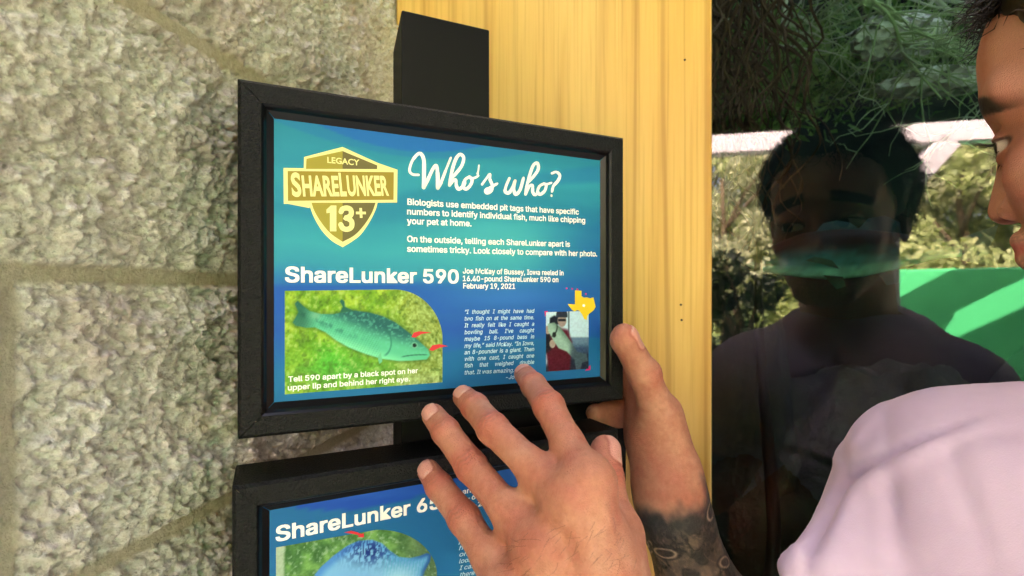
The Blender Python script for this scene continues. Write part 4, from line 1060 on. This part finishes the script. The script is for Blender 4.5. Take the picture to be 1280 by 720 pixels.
# ---- clothes
def build_shirt():
    f = Field(np.array([.06, -.14, CAM_H-.70]), np.array([.74, .44, CAM_H-.01]), .0036)
    ch = CHEST+UP*.05
    f.ell(ch, [.125, .172, .20], BAX, .05); f.cone(CHEST, PEL-UP*.04, .13, .150, .06)
    f.cone(NB-UP*.012, NB-UP*.06, .058, .075, .03)
    for Sh, E in ((S_L, E_L), (S_R, E_R)):
        m_ = Sh*.40+E*.60
        f.cone(ch+UP*.10-BF*.01, Sh-UP*.004, .078, .062, .05); f.cone(Sh, m_, .062, .068, .025)
        f.cone(NB-UP*.010, Sh+UP*.021, .056, .043, .05)
    f.cone(S_L+np.array([-.012, .02, -.03]), P(1003, 712, .262), .045, .012, .03)
    f.ell(NB+UP*.055, [.075]*3, None, .012, True)
    for Sh, E in ((S_L, E_L), (S_R, E_R)):
        d = nrm(E-Sh); m_ = Sh*.40+E*.60; f.cone(m_+d*.05, m_+d*.30, .10, .10, .004, True)
        f.cone(m_-d*.06, m_+d*.2, .062, .066, .004, True)
    f.cone(PEL-UP*.30, PEL-UP*.17, .3, .22, .01, True)
    V, F = f.mesh(); N = f.normals(V)
    # folds: curved ridges hanging from the shoulder and running down the back
    q = V-S_L
    hor = q@nrm((.80, -.60, 0)); down = -(q@UP); fw = q@nrm((-.6, -.8, 0))
    wob_ = fbm(V[:, 0]*9, V[:, 1]*9, V[:, 2]*5, 81, 3)
    ph = hor*215-down*75+4.2*wob_+(down+.05)**2*190+fw*30
    amp = ss(-.080, -.02, down)*(.5+.5*ss(-.3, .4, fbm(V[:, 0]*14, V[:, 1]*14, V[:, 2]*6, 82, 2)))
    amp = amp*(.25+.75*ss(-.25, .45, fbm(hor*30+ph*.15, down*9, 0*hor, 89, 2)))
    d_ = .0074*amp*(np.abs(np.sin(ph*.5))**.8-.6)+.0034*amp*np.sin(ph*.31+2*wob_)+.0010*fbm(V[:, 0]*60, V[:, 1]*60, V[:, 2]*30, 83, 3)
    d_ = d_+.0016*ss(.1, .5, fbm(V[:, 0]*26+down*30, V[:, 1]*26, V[:, 2]*40, 88, 2))
    # sleeve seam and pinched tucks beside it
    tl_ = q@nrm((-.72, .69, 0)); t_s = tl_-(.066-11*(down-.005)**2)
    on = ss(-.075, -.05, down)*ss(.12, .06, down)
    d_ = d_*(1-.7*np.exp(-(t_s/.006)**2)*on)+on*(-.0036*np.exp(-(t_s/.0030)**2)+.0030*np.exp(-((t_s+.0075)/.0045)**2))
    d_ = d_-.0034*ss(.004, .02, t_s)*np.abs(np.sin(down*105+t_s*110+wob_))**3*ss(-.03, .02, down)
    return V+N*d_[:, None], F
V, F = build_shirt(); mesh_obj("t_shirt", V, F, M_shirt, body, smooth=True)
def build_trousers():
    f = Field(np.array([.15, -.16, .04]), np.array([.72, .36, CAM_H-.50]), .006)
    f.ell(PEL, [.118, .162, .13], BAX, .05)
    for i in (0, 1): f.cone(HIP[i], KNEE[i], .093, .070, .04); f.cone(KNEE[i], FOOT[i]+UP*.02, .068, .060, .03)
    f.cone(PEL, PEL+UP*.09, .130, .125, .04); f.cone(PEL+UP*.45, PEL+UP*.26, .3, .17, .01, True)
    V, F = f.mesh(); N = f.normals(V)
    return V+N*(.006*fbm(V[:, 0]*16, V[:, 1]*16, V[:, 2]*9, 84, 3))[:, None], F
V, F = build_trousers(); mesh_obj("trousers", V, F, M_denim, body, smooth=True)
for i in (0, 1):
    f = Field(FOOT[i]-np.array([.14, .2, .10]), FOOT[i]+np.array([.14, .26, .10]), .005)
    d = nrm(BF+(i*2-1)*-.15*BL_); f.cone(FOOT[i]-d*.05-UP*.035, FOOT[i]+d*.17-UP*.05, .042, .036, .02); f.cone(FOOT[i], FOOT[i]-UP*.03, .045, .045, .02)
    f.f = np.maximum(f.f, (.004-(f.lo[2]+np.arange(f.n[2])*f.h))[None, None, :].astype(np.float32))
    V, F = f.mesh(); mesh_obj("shoe", V, F, M_shoe, body, smooth=True)
# hair: a cap with many curled locks
def build_hair():
    mb = MB(); f = Field(HC-np.array([.14, .15, .14]), HC+np.array([.14, .15, .17]), .004)
    f.ell(hd(-1.0, 0, 4.0), [.098, .088, .090], HAX, .01); f.ell(hd(-4.0, 0, .5), [.068, .078, .075], HAX, .02)
    f.cone(hd(9.8, 4.5, .2), hd(9.8, -4.5, .2), .069, .069, .01, True); f.ell(hd(6.0, 0, -3), [.07, .11, .075], HAX, .01, True)
    V, F = f.mesh(); N = f.normals(V); V = V+N*(.006*fbm(V[:, 0]*55, V[:, 1]*55, V[:, 2]*55, 85, 3))[:, None]
    mb.add(V, F)
    q = (V-HC)@HAX.T*100
    r = np.random.RandomState(3); ok = np.where((q[:, 2] > -3.5) & (N @ HU > -.5) & ~((q[:, 0] > 3.5) & (q[:, 2] < 6.8)) & ~((q[:, 0] > 1.) & (q[:, 2] < 2.)))[0]
    for i in r.choice(ok, 9000):
        n_ = N[i]; g = nrm(n_*.42+HF*r.uniform(.1, .9)*(q[i, 2] > 4)-HF*.4*(q[i, 2] <= 4)+r.normal(0, .38, 3)-UP*.35)
        s1 = nrm(np.cross(g, r.normal(0, 1, 3))); s2 = np.cross(g, s1); L = r.uniform(.008, .020)*(1.5 if q[i, 0] > 4 and q[i, 2] > 6 else 1); R_ = r.uniform(.002, .006); ph = r.uniform(0, 6.28); tw = r.uniform(4, 9)
        pts = [V[i]-n_*.003+g*L*t+R_*t**.5*(math.cos(ph+tw*t)*s1+math.sin(ph+tw*t)*s2) for t in np.linspace(0, 1, 7)]
        v, fc = tube_vf(pts, np.array([1.3, 1.3, 1.2, 1.1, .9, .6, .2])*r.uniform(.00028, .0005), 3, False); mb.add(v, fc)
    return mb
build_hair().build("hair", M_hair, body, smooth=True)
r = np.random.RandomState(9)
for sd in (1, -1):
    mb = MB()
    for k in range(46):
        a = -1.15+2.3*k/45; lo_ = 0 if k % 3 else 1
        b = hd(8.05-.30*a*a, sd*(3.1+1.2*a), -.95+((.46-.2*a*a) if not lo_ else -.52+.12*a*a))
        g = nrm(HF*1.0+HL*sd*.55*a+HU*(.05 if not lo_ else -.35)+r.normal(0, .1, 3)); L = r.uniform(.007, .0105) if not lo_ else .005
        v, fc = tube_vf([b-g*.002, b+g*L*.4, b+g*L*.75+HU*.0012*(1-2*lo_), b+g*L+HU*.003*(1-2*lo_)], [.00024, .0002, .00013, .00004], 4, False); mb.add(v, fc)
    mb.build("eyelashes", M_lip, body)

# ------------------------------------------------------------------ aquarium
TK0, TK1, TD, TZ = 0., 1.75, .95, 2.62
tk = empty("aquarium", glass_pt((TK0+TK1)/2, TD/2, .35), label="large dark display aquarium with submerged roots and branches behind its glass", cat="aquarium")
c = glass_pt((TK0+TK1)/2, .0045, (.62+2.36)/2); V, F = box_vf(c, GT*(TK1-TK0)/2, -GN*.0045, UP*(2.36-.62)/2)
nrms = []
for f_ in F:
    a, b, d = V[f_[0]], V[f_[1]], V[f_[2]]; q = np.cross(np.asarray(b)-a, np.asarray(d)-b); ctr = np.mean([V[i] for i in f_], 0)-c; nrms.append(nrm(q)*np.sign(q@ctr))
mesh_obj("glass_pane", V, F, [M_glass, M_glassb], tk, midx=[0 if q@GN > .9 else 1 for q in nrms])
for nm, a in (("back_wall", (TK0-.04, TK1+.04, TD, TD+.05, .35, TZ)), ("side_wall", (TK0-.05, TK0-.002, .012, TD, .35, TZ)), ("side_wall", (TK1+.002, TK1+.05, .012, TD, .35, TZ)), ("tank_floor", (TK0-.05, TK1+.05, .0, TD+.05, .55, .60))):
    mb = MB(); mb.add(*gbox(*a)); mb.build(nm, M_tank, tk)
mb = MB(); mb.add(*gbox(TK0-.05, TK1+.05, .27, TD+.05, TZ+.002, TZ+.03)); mb.build("skylight_block_lid", M_tank, tk)  # added unseen cover, cuts skylight reaching the person through the tank
mb = MB(); mb.add(*gbox(TK0-.05, TK1+.05, -.012, TD+.05, .0, .548, .004)); mb.build("plinth", M_beam, tk)
mb = MB(); mb.add(*gbox(TK1+.002, TK1+.12, -.03, .02, .62, 2.5, .003)); mb.build("frame_post", M_wood, tk)
wk = MB(); wk.add(*gbox(-.42, -.335, .04, .12, 0, 2.44)); wk.add(*gbox(-.34, -.06, .05, .12, 0, 2.44)); o = wk.build("pier", M_conc, loc=glass_pt(-.3, .08, 0))
tag(o, "grey rendered pier hidden behind the yellow pine board", "pier")
def lump(c, r, m, name, seed, lab, cat, rough=.35, n=40, grp=None):
    th = np.linspace(0, math.pi, n); ph = np.linspace(0, 2*math.pi, 2*n, endpoint=False)
    T_, Ph = np.meshgrid(th, ph, indexing='ij'); D = np.stack([np.sin(T_)*np.cos(Ph), np.sin(T_)*np.sin(Ph), np.cos(T_)], -1)
    k = 1+rough*fbm(D[..., 0]*1.6+seed, D[..., 1]*1.6, D[..., 2]*1.6, seed, 5)+.10*fbm(D[..., 0]*9, D[..., 1]*9+seed, D[..., 2]*9, seed+2, 3)
    L = D*k[..., None]*np.asarray(r); c = np.asarray(c, float)
    V = c+L[..., 0:1]*GT+L[..., 1:2]*(-GN)+L[..., 2:3]*UP
    a, b = T_.shape; I = np.arange(a*b).reshape(a, b); F = np.stack([I[:-1], np.roll(I[:-1], -1, 1), np.roll(I[1:], -1, 1), I[1:]], -1).reshape(-1, 4)
    o = mesh_obj(name, V.reshape(-1, 3), F, m, smooth=True, loc=c); return tag(o, lab, cat, grp)
lump(glass_pt(.45, .55, .98), (.34, .24, .38), M_rock, "rock", 3, "big mossy boulder low in the middle of the aquarium", "rock", .3)
lump(glass_pt(1.0, .60, 1.05), (.36, .24, .46), M_rock, "rock", 8, "tall dark boulder on the right side of the aquarium", "rock", .3)
lump(glass_pt(.10, .60, 1.1), (.16, .20, .60), M_rock, "rock", 15, "upright mossy rock beside the pine board in the aquarium", "rock", .3)
lump(glass_pt(.30, .27, 1.868), (.060, .03, .032), M_pale, "pale_stone", 21, "pale pebbly stone caught high among the branches in the aquarium", "stone", .35, 70)
lump(glass_pt(.345, .26, 1.795), (.070, .03, .017), M_pale, "pale_stone", 27, "flat pale pebbly stone just below the other among the branches", "stone", .35, 70)
# brown roots, top left
mb = MB(); r = np.random.RandomState(17)
for k in range(150):
    p = glass_pt(r.uniform(-.01, .11), r.uniform(.10, .30), r.uniform(1.80, 2.1)); q = [p]
    for j in range(8): p = p+GT*r.normal(0, .016)-GN*r.normal(0, .014)-UP*r.uniform(.02, .045); q.append(p)
    mb.add(*tube_vf(catmull(q, 3), np.linspace(.0026, .0007, 25)*r.uniform(.5, 1.2), 6, False))
tag(mb.build("root_mass", M_wood_dk, smooth=True, loc=glass_pt(.06, .2, 2.0)), "tangle of brown roots at the upper left of the aquarium", "roots")
def branch(name, a, b, rad, nsub, seed, m, lab, grp=None, sub=.12, droop=.02, wob=.05):
    r = np.random.RandomState(seed); a, b = np.asarray(a, float), np.asarray(b, float); L = np.linalg.norm(b-a)
    q = [a+(b-a)*t+r.normal(0, wob*L, 3)*math.sin(math.pi*t) for t in np.linspace(0, 1, 7)]; q = catmull(q, 4)
    mb = MB(); mb.add(*tube_vf(q, np.linspace(rad, rad*.35, len(q)), 7, False))
    def twig(p, d, ln, rd, depth):
        pts = [p]
        for j in range(6): d = nrm(d+r.normal(0, .28, 3)-UP*droop); p = p+d*ln/6; pts.append(p)
        mb.add(*tube_vf(pts, np.linspace(rd, rd*.3, 7), 5, False))
        if depth:
            for j in range(3): twig(pts[r.randint(2, 6)], nrm(d+r.normal(0, .8, 3)), ln*r.uniform(.4, .7), rd*.6, depth-1)
    for k in range(nsub):
        i = r.randint(3, len(q)-1); twig(q[i], nrm(nrm(b-a)*.5+r.normal(0, .8, 3)), sub*r.uniform(.6, 1.4), rad*.4, 1)
    o = mb.build(name, m, smooth=True, loc=a); return tag(o, lab, "branch", grp)
branch("branch", glass_pt(.10, .20, 2.04), glass_pt(.30, .17, 1.74), .0035, 40, 2, M_twig, "pale green branch reaching down past the brown roots in the aquarium", None, .12)
branch("branch", glass_pt(.16, .26, 1.98), glass_pt(.52, .20, 1.74), .005, 40, 4, M_twig, "long slanting branch under the pale ledge in the aquarium", None, .13)
branch("branch", glass_pt(.37, .14, 2.0), glass_pt(.36, .13, 1.69), .0032, 22, 6, M_twig2, "thin pale twig hanging beside the face in the aquarium", None, .08)
branch("branch", glass_pt(.04, .30, 2.02), glass_pt(.46, .26, 1.88), .007, 34, 9, M_twig2, "thick grey branch across the top of the aquarium", None, .14)
branch("branch", glass_pt(.10, .18, .75), glass_pt(.094, .18, 1.61), .013, 0, 12, M_stem, "straight dark stem standing upright near the pine board in the aquarium", None, .05, .02, .006)
def weed(c, n, R_, H, seed, lab):
    r = np.random.RandomState(seed); V, F, Cc = [], [], []
    for k in range(n):
        p = c+GT*r.normal(0, R_)-GN*r.normal(0, R_*.5)+UP*r.uniform(-H, H); d = nrm(r.normal(0, 1, 3)+UP*.4); s = nrm(np.cross(d, r.normal(0, 1, 3))); L, w_ = r.uniform(.012, .04), r.uniform(.0015, .0035)
        m_ = p+d*L*.5+r.normal(0, .004, 3); i = len(V); V += [p-s*w_*.5, p+s*w_*.5, m_+s*w_, m_-s*w_, p+d*L]; F += [(i, i+1, i+2, i+3), (i+3, i+2, i+4)]; Cc += [r.uniform(0, 1)]*5
    o = mesh_obj("water_weed", V, F, M_weed, col=np.repeat(np.array(Cc)[:, None], 3, 1), loc=c); return tag(o, lab, "water weed")
weed(glass_pt(.14, .36, 1.86), 1800, .05, .10, 31, "green water weed just right of the brown roots in the aquarium")
weed(glass_pt(.36, .48, 1.94), 2600, .13, .08, 32, "feathery green water weed below the grey branch in the aquarium")
# the bass
def make_bass(c, L, yaw):
    root = empty("bass", c, label="dark largemouth bass hovering in the aquarium with a pale belly", cat="fish")
    ax = nrm(-GT*math.cos(yaw)-GN*math.sin(yaw)); sd = np.cross(UP, ax)
    def w3(x, y, z): return c+ax*x*L+sd*y*L+UP*z*L
    st = np.array([(.50, .004, -.035, .006), (.47, .030, -.030, .028), (.42, .052, -.022, .058), (.34, .068, -.012, .090), (.22, .078, 0, .125), (.08, .076, .0, .140), (-.06, .064, .002, .128), (-.2, .046, .006, .096), (-.32, .026, .010, .060), (-.40, .016, .012, .046), (-.45, .008, .012, .05)])
    n = 28; V, Cc = [], []
    xs_ = np.linspace(.5, -.45, 40); W3 = [np.interp(xs_, st[::-1, 0], st[::-1, k]) for k in (1, 2, 3)]
    for x, a, z0, b in zip(xs_, *W3):
        for k in range(n):
            t = 2*math.pi*k/n; z = z0+b*math.sin(t)*(1.0 if math.sin(t) > 0 else .95); V.append(w3(x, a*math.cos(t), z))
            v = math.sin(t); q = np.array((44, 128, 138.)); q = blend(q[None], np.array([ss(-.30, -.75, v)]), (150, 232, 222))[0]; q = blend(q[None], np.array([ss(-.2, .5, v)]), (18, 30, 36))[0]
            q = q*(1+.25*float(fbm(x*30, t*4, 0, 7, 2))); q = blend(q[None], np.array([.7*ss(.25, .05, abs(v-.05))*ss(-.1, .3, float(fbm(x*16, t, 0, 9, 2)))]), (44, 74, 76))[0]
            mo = ss(.008, .002, abs((z-z0)+.030-.10*(x-.40)*0))*ss(.33, .36, x); q = blend(q[None], np.array([.8*mo]), (10, 18, 16))[0]; Cc.append(q)
    a = len(xs_); I = np.arange(a*n).reshape(a, n); F = [tuple(f_) for f_ in np.stack([I[:-1], I[1:], np.roll(I[1:], -1, 1), np.roll(I[:-1], -1, 1)], -1).reshape(-1, 4)]
    F += [tuple(I[0]), tuple(I[-1][::-1])]
    mesh_obj("body", V, F, M_fish, root, col=lin(np.clip(Cc, 0, 255)), smooth=True)
    def fin(name, pts, y=0., dy=0., col=(60, 84, 104)):
        Vf, k = [], len(pts)
        for s_ in (-1, 1):
            for (x, z) in pts: Vf.append(w3(x, y+dy*(abs(z))+s_*.0035, z))
        Ff = [tuple(range(k-1, -1, -1)), tuple(range(k, 2*k))]+[(j, (j+1) % k, k+(j+1) % k, k+j) for j in range(k)]
        mesh_obj(name, Vf, Ff, M_fish, root, col=np.tile(lin(col), (2*k, 1)))
    fin("tail_fin", [(-.42, .05), (-.50, .085), (-.58, .115), (-.565, .05), (-.545, .012), (-.565, -.03), (-.58, -.09), (-.50, -.062), (-.42, -.035)])
    fin("dorsal_fin", [(.16, .12), (.12, .175), (.06, .185), (0, .17), (-.04, .135), (-.08, .185), (-.15, .195), (-.21, .155), (-.22, .09)])
    fin("anal_fin", [(-.12, -.10), (-.16, -.165), (-.22, -.15), (-.24, -.07)]); fin("pelvic_fin", [(.12, -.11), (.06, -.185), (.02, -.17), (.03, -.12)], .03, .1, (60, 96, 84))
    for s_ in (-1, 1):
        fin("pectoral_fin", [(.20, -.03), (.12, -.055), (.05, -.08), (.08, -.035), (.16, -.01)], s_*.078, s_*.2, (60, 96, 84))
        mb = MB(); V_, F_ = [], []
        for a_ in np.linspace(0, math.pi, 9):
            for b_ in np.linspace(0, 2*math.pi, 12, endpoint=False): V_.append(w3(.395, s_*.050, .018)+L*.017*(math.cos(a_)*sd*s_+math.sin(a_)*(math.cos(b_)*ax+math.sin(b_)*UP)))
        for a_ in range(8):
            for b_ in range(12): F_.append((a_*12+b_, a_*12+(b_+1) % 12, (a_+1)*12+(b_+1) % 12, (a_+1)*12+b_))
        cc = np.tile(lin((150, 140, 90)), (len(V_), 1)); cc[:36] = lin((8, 8, 8))
        mesh_obj("eye", V_, F_, M_fish, root, col=cc, smooth=True)
d_ = np.array([(1062-CX)/FPX, 1., (HY-318)/FPX]); zf = (G0@GN-.16)/(d_[0]*GN[0]+d_[1]*GN[1])
make_bass(d_*zf+np.array([0, 0, CAM_H]), .235, .35)

# ------------------------------------------------------------------ outdoors behind the viewer (seen reflected in the glass)
def tree(base, H, R_, m, seed, lab, n=9000, trunk=.10, grp="trees beyond the pavilion", leaf=.15, low=.25, name="broadleaf_tree"):
    r = np.random.RandomState(seed); base = np.array([base[0], base[1], -.03]); root = empty(name, base, label=lab, cat="tree", group=grp)
    mb = MB(); top = base+UP*H*.8; q = [base+(top-base)*t+np.array([r.normal(0, .08), r.normal(0, .08), 0])*t for t in np.linspace(0, 1, 6)]
    mb.add(*tube_vf(q, np.linspace(trunk, trunk*.25, 6), 8))
    cl = []
    for k in range(16):
        a = r.uniform(0, 6.28); h = r.uniform(low, .92)*H; rr = R_*math.sqrt(max(.05, 1-((h/H-.55)/.5)**2))*r.uniform(.3, .9)
        e = base+np.array([math.cos(a)*rr, math.sin(a)*rr, h]); s_ = base+UP*h*.7
        mb.add(*tube_vf([s_, (s_+e)/2+UP*.1, e], [trunk*.4, trunk*.25, trunk*.1], 5)); cl.append((e, R_*r.uniform(.28, .5)))
    mb.build("trunk", M_bark, root, smooth=True)
    V, F, Cc = [], [], []
    for k in range(n):
        c_, rd = cl[r.randint(len(cl))]; d = nrm(r.normal(0, 1, 3)); p = c_+d*rd*r.uniform(.35, 1)**.6*np.array([1, 1, .8]); p[2] = max(p[2], .1)
        a = nrm(r.normal(0, 1, 3)); b = nrm(np.cross(a, r.normal(0, 1, 3))); s_ = leaf*r.uniform(.5, 1.2); i = len(V)
        V += [p-a*s_*.5, p+b*s_*.3, p+a*s_*.5, p-b*s_*.3]; F.append((i, i+1, i+2, i+3)); Cc += [r.uniform(0, 1)]*4
    mesh_obj("crown", V, F, m, root, col=np.repeat(np.array(Cc)[:, None], 3, 1)); return root
for k, (px, dist, H, R_, m, lab) in enumerate((
    (905, 9.5, 4.6, 1.7, M_leafB, "grey green tree at the left of the reflected view, beside the pine board"),
    (965, 10.5, 4.9, 1.9, M_leafA, "pale green tree reflected just left of the dark head"),
    (1045, 10.0, 4.9, 1.6, M_leafA, "bushy pale tree reflected behind the dark head"),
    (1135, 11.0, 5.2, 1.7, M_leafB, "grey green tree reflected behind the knee brace"),
    (1200, 9.5, 4.5, 1.5, M_leafA, "pale yellow green tree reflected between dark head and face"),
    (1275, 11.0, 5.0, 1.8, M_leafB, "grey green tree reflected behind the face"),
    (1400, 10.5, 4.6, 1.8, M_leafA, "pale tree farthest right beyond the pavilion"),
    (800, 10.5, 4.6, 1.8, M_leafA, "pale tree behind the viewer, left of the others"),
    (880, 14, 6.4, 2.2, M_leafB, "tall grey green tree far back, behind the leftmost reflected trees"),
    (1010, 14.5, 6.6, 2.4, M_leafB, "tall grey green tree far back, behind the dark head"),
    (1240, 14, 6.4, 2.2, M_leafA, "tall pale tree far back between head and face"),
    (640, 11.5, 5.0, 2.0, M_leafB, "broad grey green tree behind the viewer"))):
    tree(refl(px, 300, dist), H, R_, m, 100+k, lab)
tree(refl(930, 300, 3.6), 1.92, .42, M_leafD, 150, "dark shrub added at the pavilion edge to darken the reflection beside the pine board", 3800, .05, None, .07, .1, "dark_stand_in_shrub")  # made-up shrub, stands in for a dark figure in the reflection
b = refl(1060, 342, 4.3); e = refl(1420, 342, 4.3); d = nrm((e-b)*(1, 1, 0)); sn = np.array([-d[1], d[0], 0]); L = np.linalg.norm((e-b)[:2]); c = (b+e)/2; hz = b[2]
root = empty("fish_tank", (c[0], c[1], 0), label="long mint green fibreglass fish tank outside, reflected low in the glass", cat="tank")
mb = MB()
for sg, off, l_ in ((1, .5, L), (-1, -.5, L)): mb.add(*box_vf((c[0]+sn[0]*off, c[1]+sn[1]*off, hz/2), d*l_/2, sn*.02, UP*hz/2, .01))
for sg in (-1, 1): mb.add(*box_vf((c[0]+d[0]*sg*(L/2+.022), c[1]+d[1]*sg*(L/2+.022), hz/2), d*.02, sn*.52, UP*hz/2, .01))
mb.build("tank_wall", M_mint, root)
mb = MB(); mb.add(*box_vf((c[0], c[1], hz-.12), d*(L/2-.01), sn*.478, UP*.01)); mb.build("water", M_mint, root)
# fine dark hairs on the back of the near hand
Vh, Fh, Ch = parts[0]; r = np.random.RandomState(12); mb = MB()
Nh = np.zeros_like(Vh); fn = np.cross(Vh[Fh[:, 2]]-Vh[Fh[:, 0]], Vh[Fh[:, 3]]-Vh[Fh[:, 1]])
for k in range(4): np.add.at(Nh, Fh[:, k], fn)
Nh /= np.linalg.norm(Nh, axis=1, keepdims=True)+1e-12
reg = np.where((Nh[:, 1] < -.35) & (np.linalg.norm(Vh-(LF['ring'][0][0]+LW)/2-np.array([.005, 0, .012]), axis=1) < .042))[0]
hd_ = nrm(LW-LF['middle'][0][0])
for i in r.choice(reg, 260):
    g = nrm(hd_*.35-ST*.9+Nh[i]*.35+r.normal(0, .3, 3)); L = r.uniform(.004, .009); p = Vh[i]
    v, fc = tube_vf([p-Nh[i]*.0003, p+g*L*.5+Nh[i]*.0003, p+g*L-Nh[i]*.0004], [.00006, .00005, .00002], 3, False); mb.add(v, fc)
mb.build("hand_hair", M_hair, body)
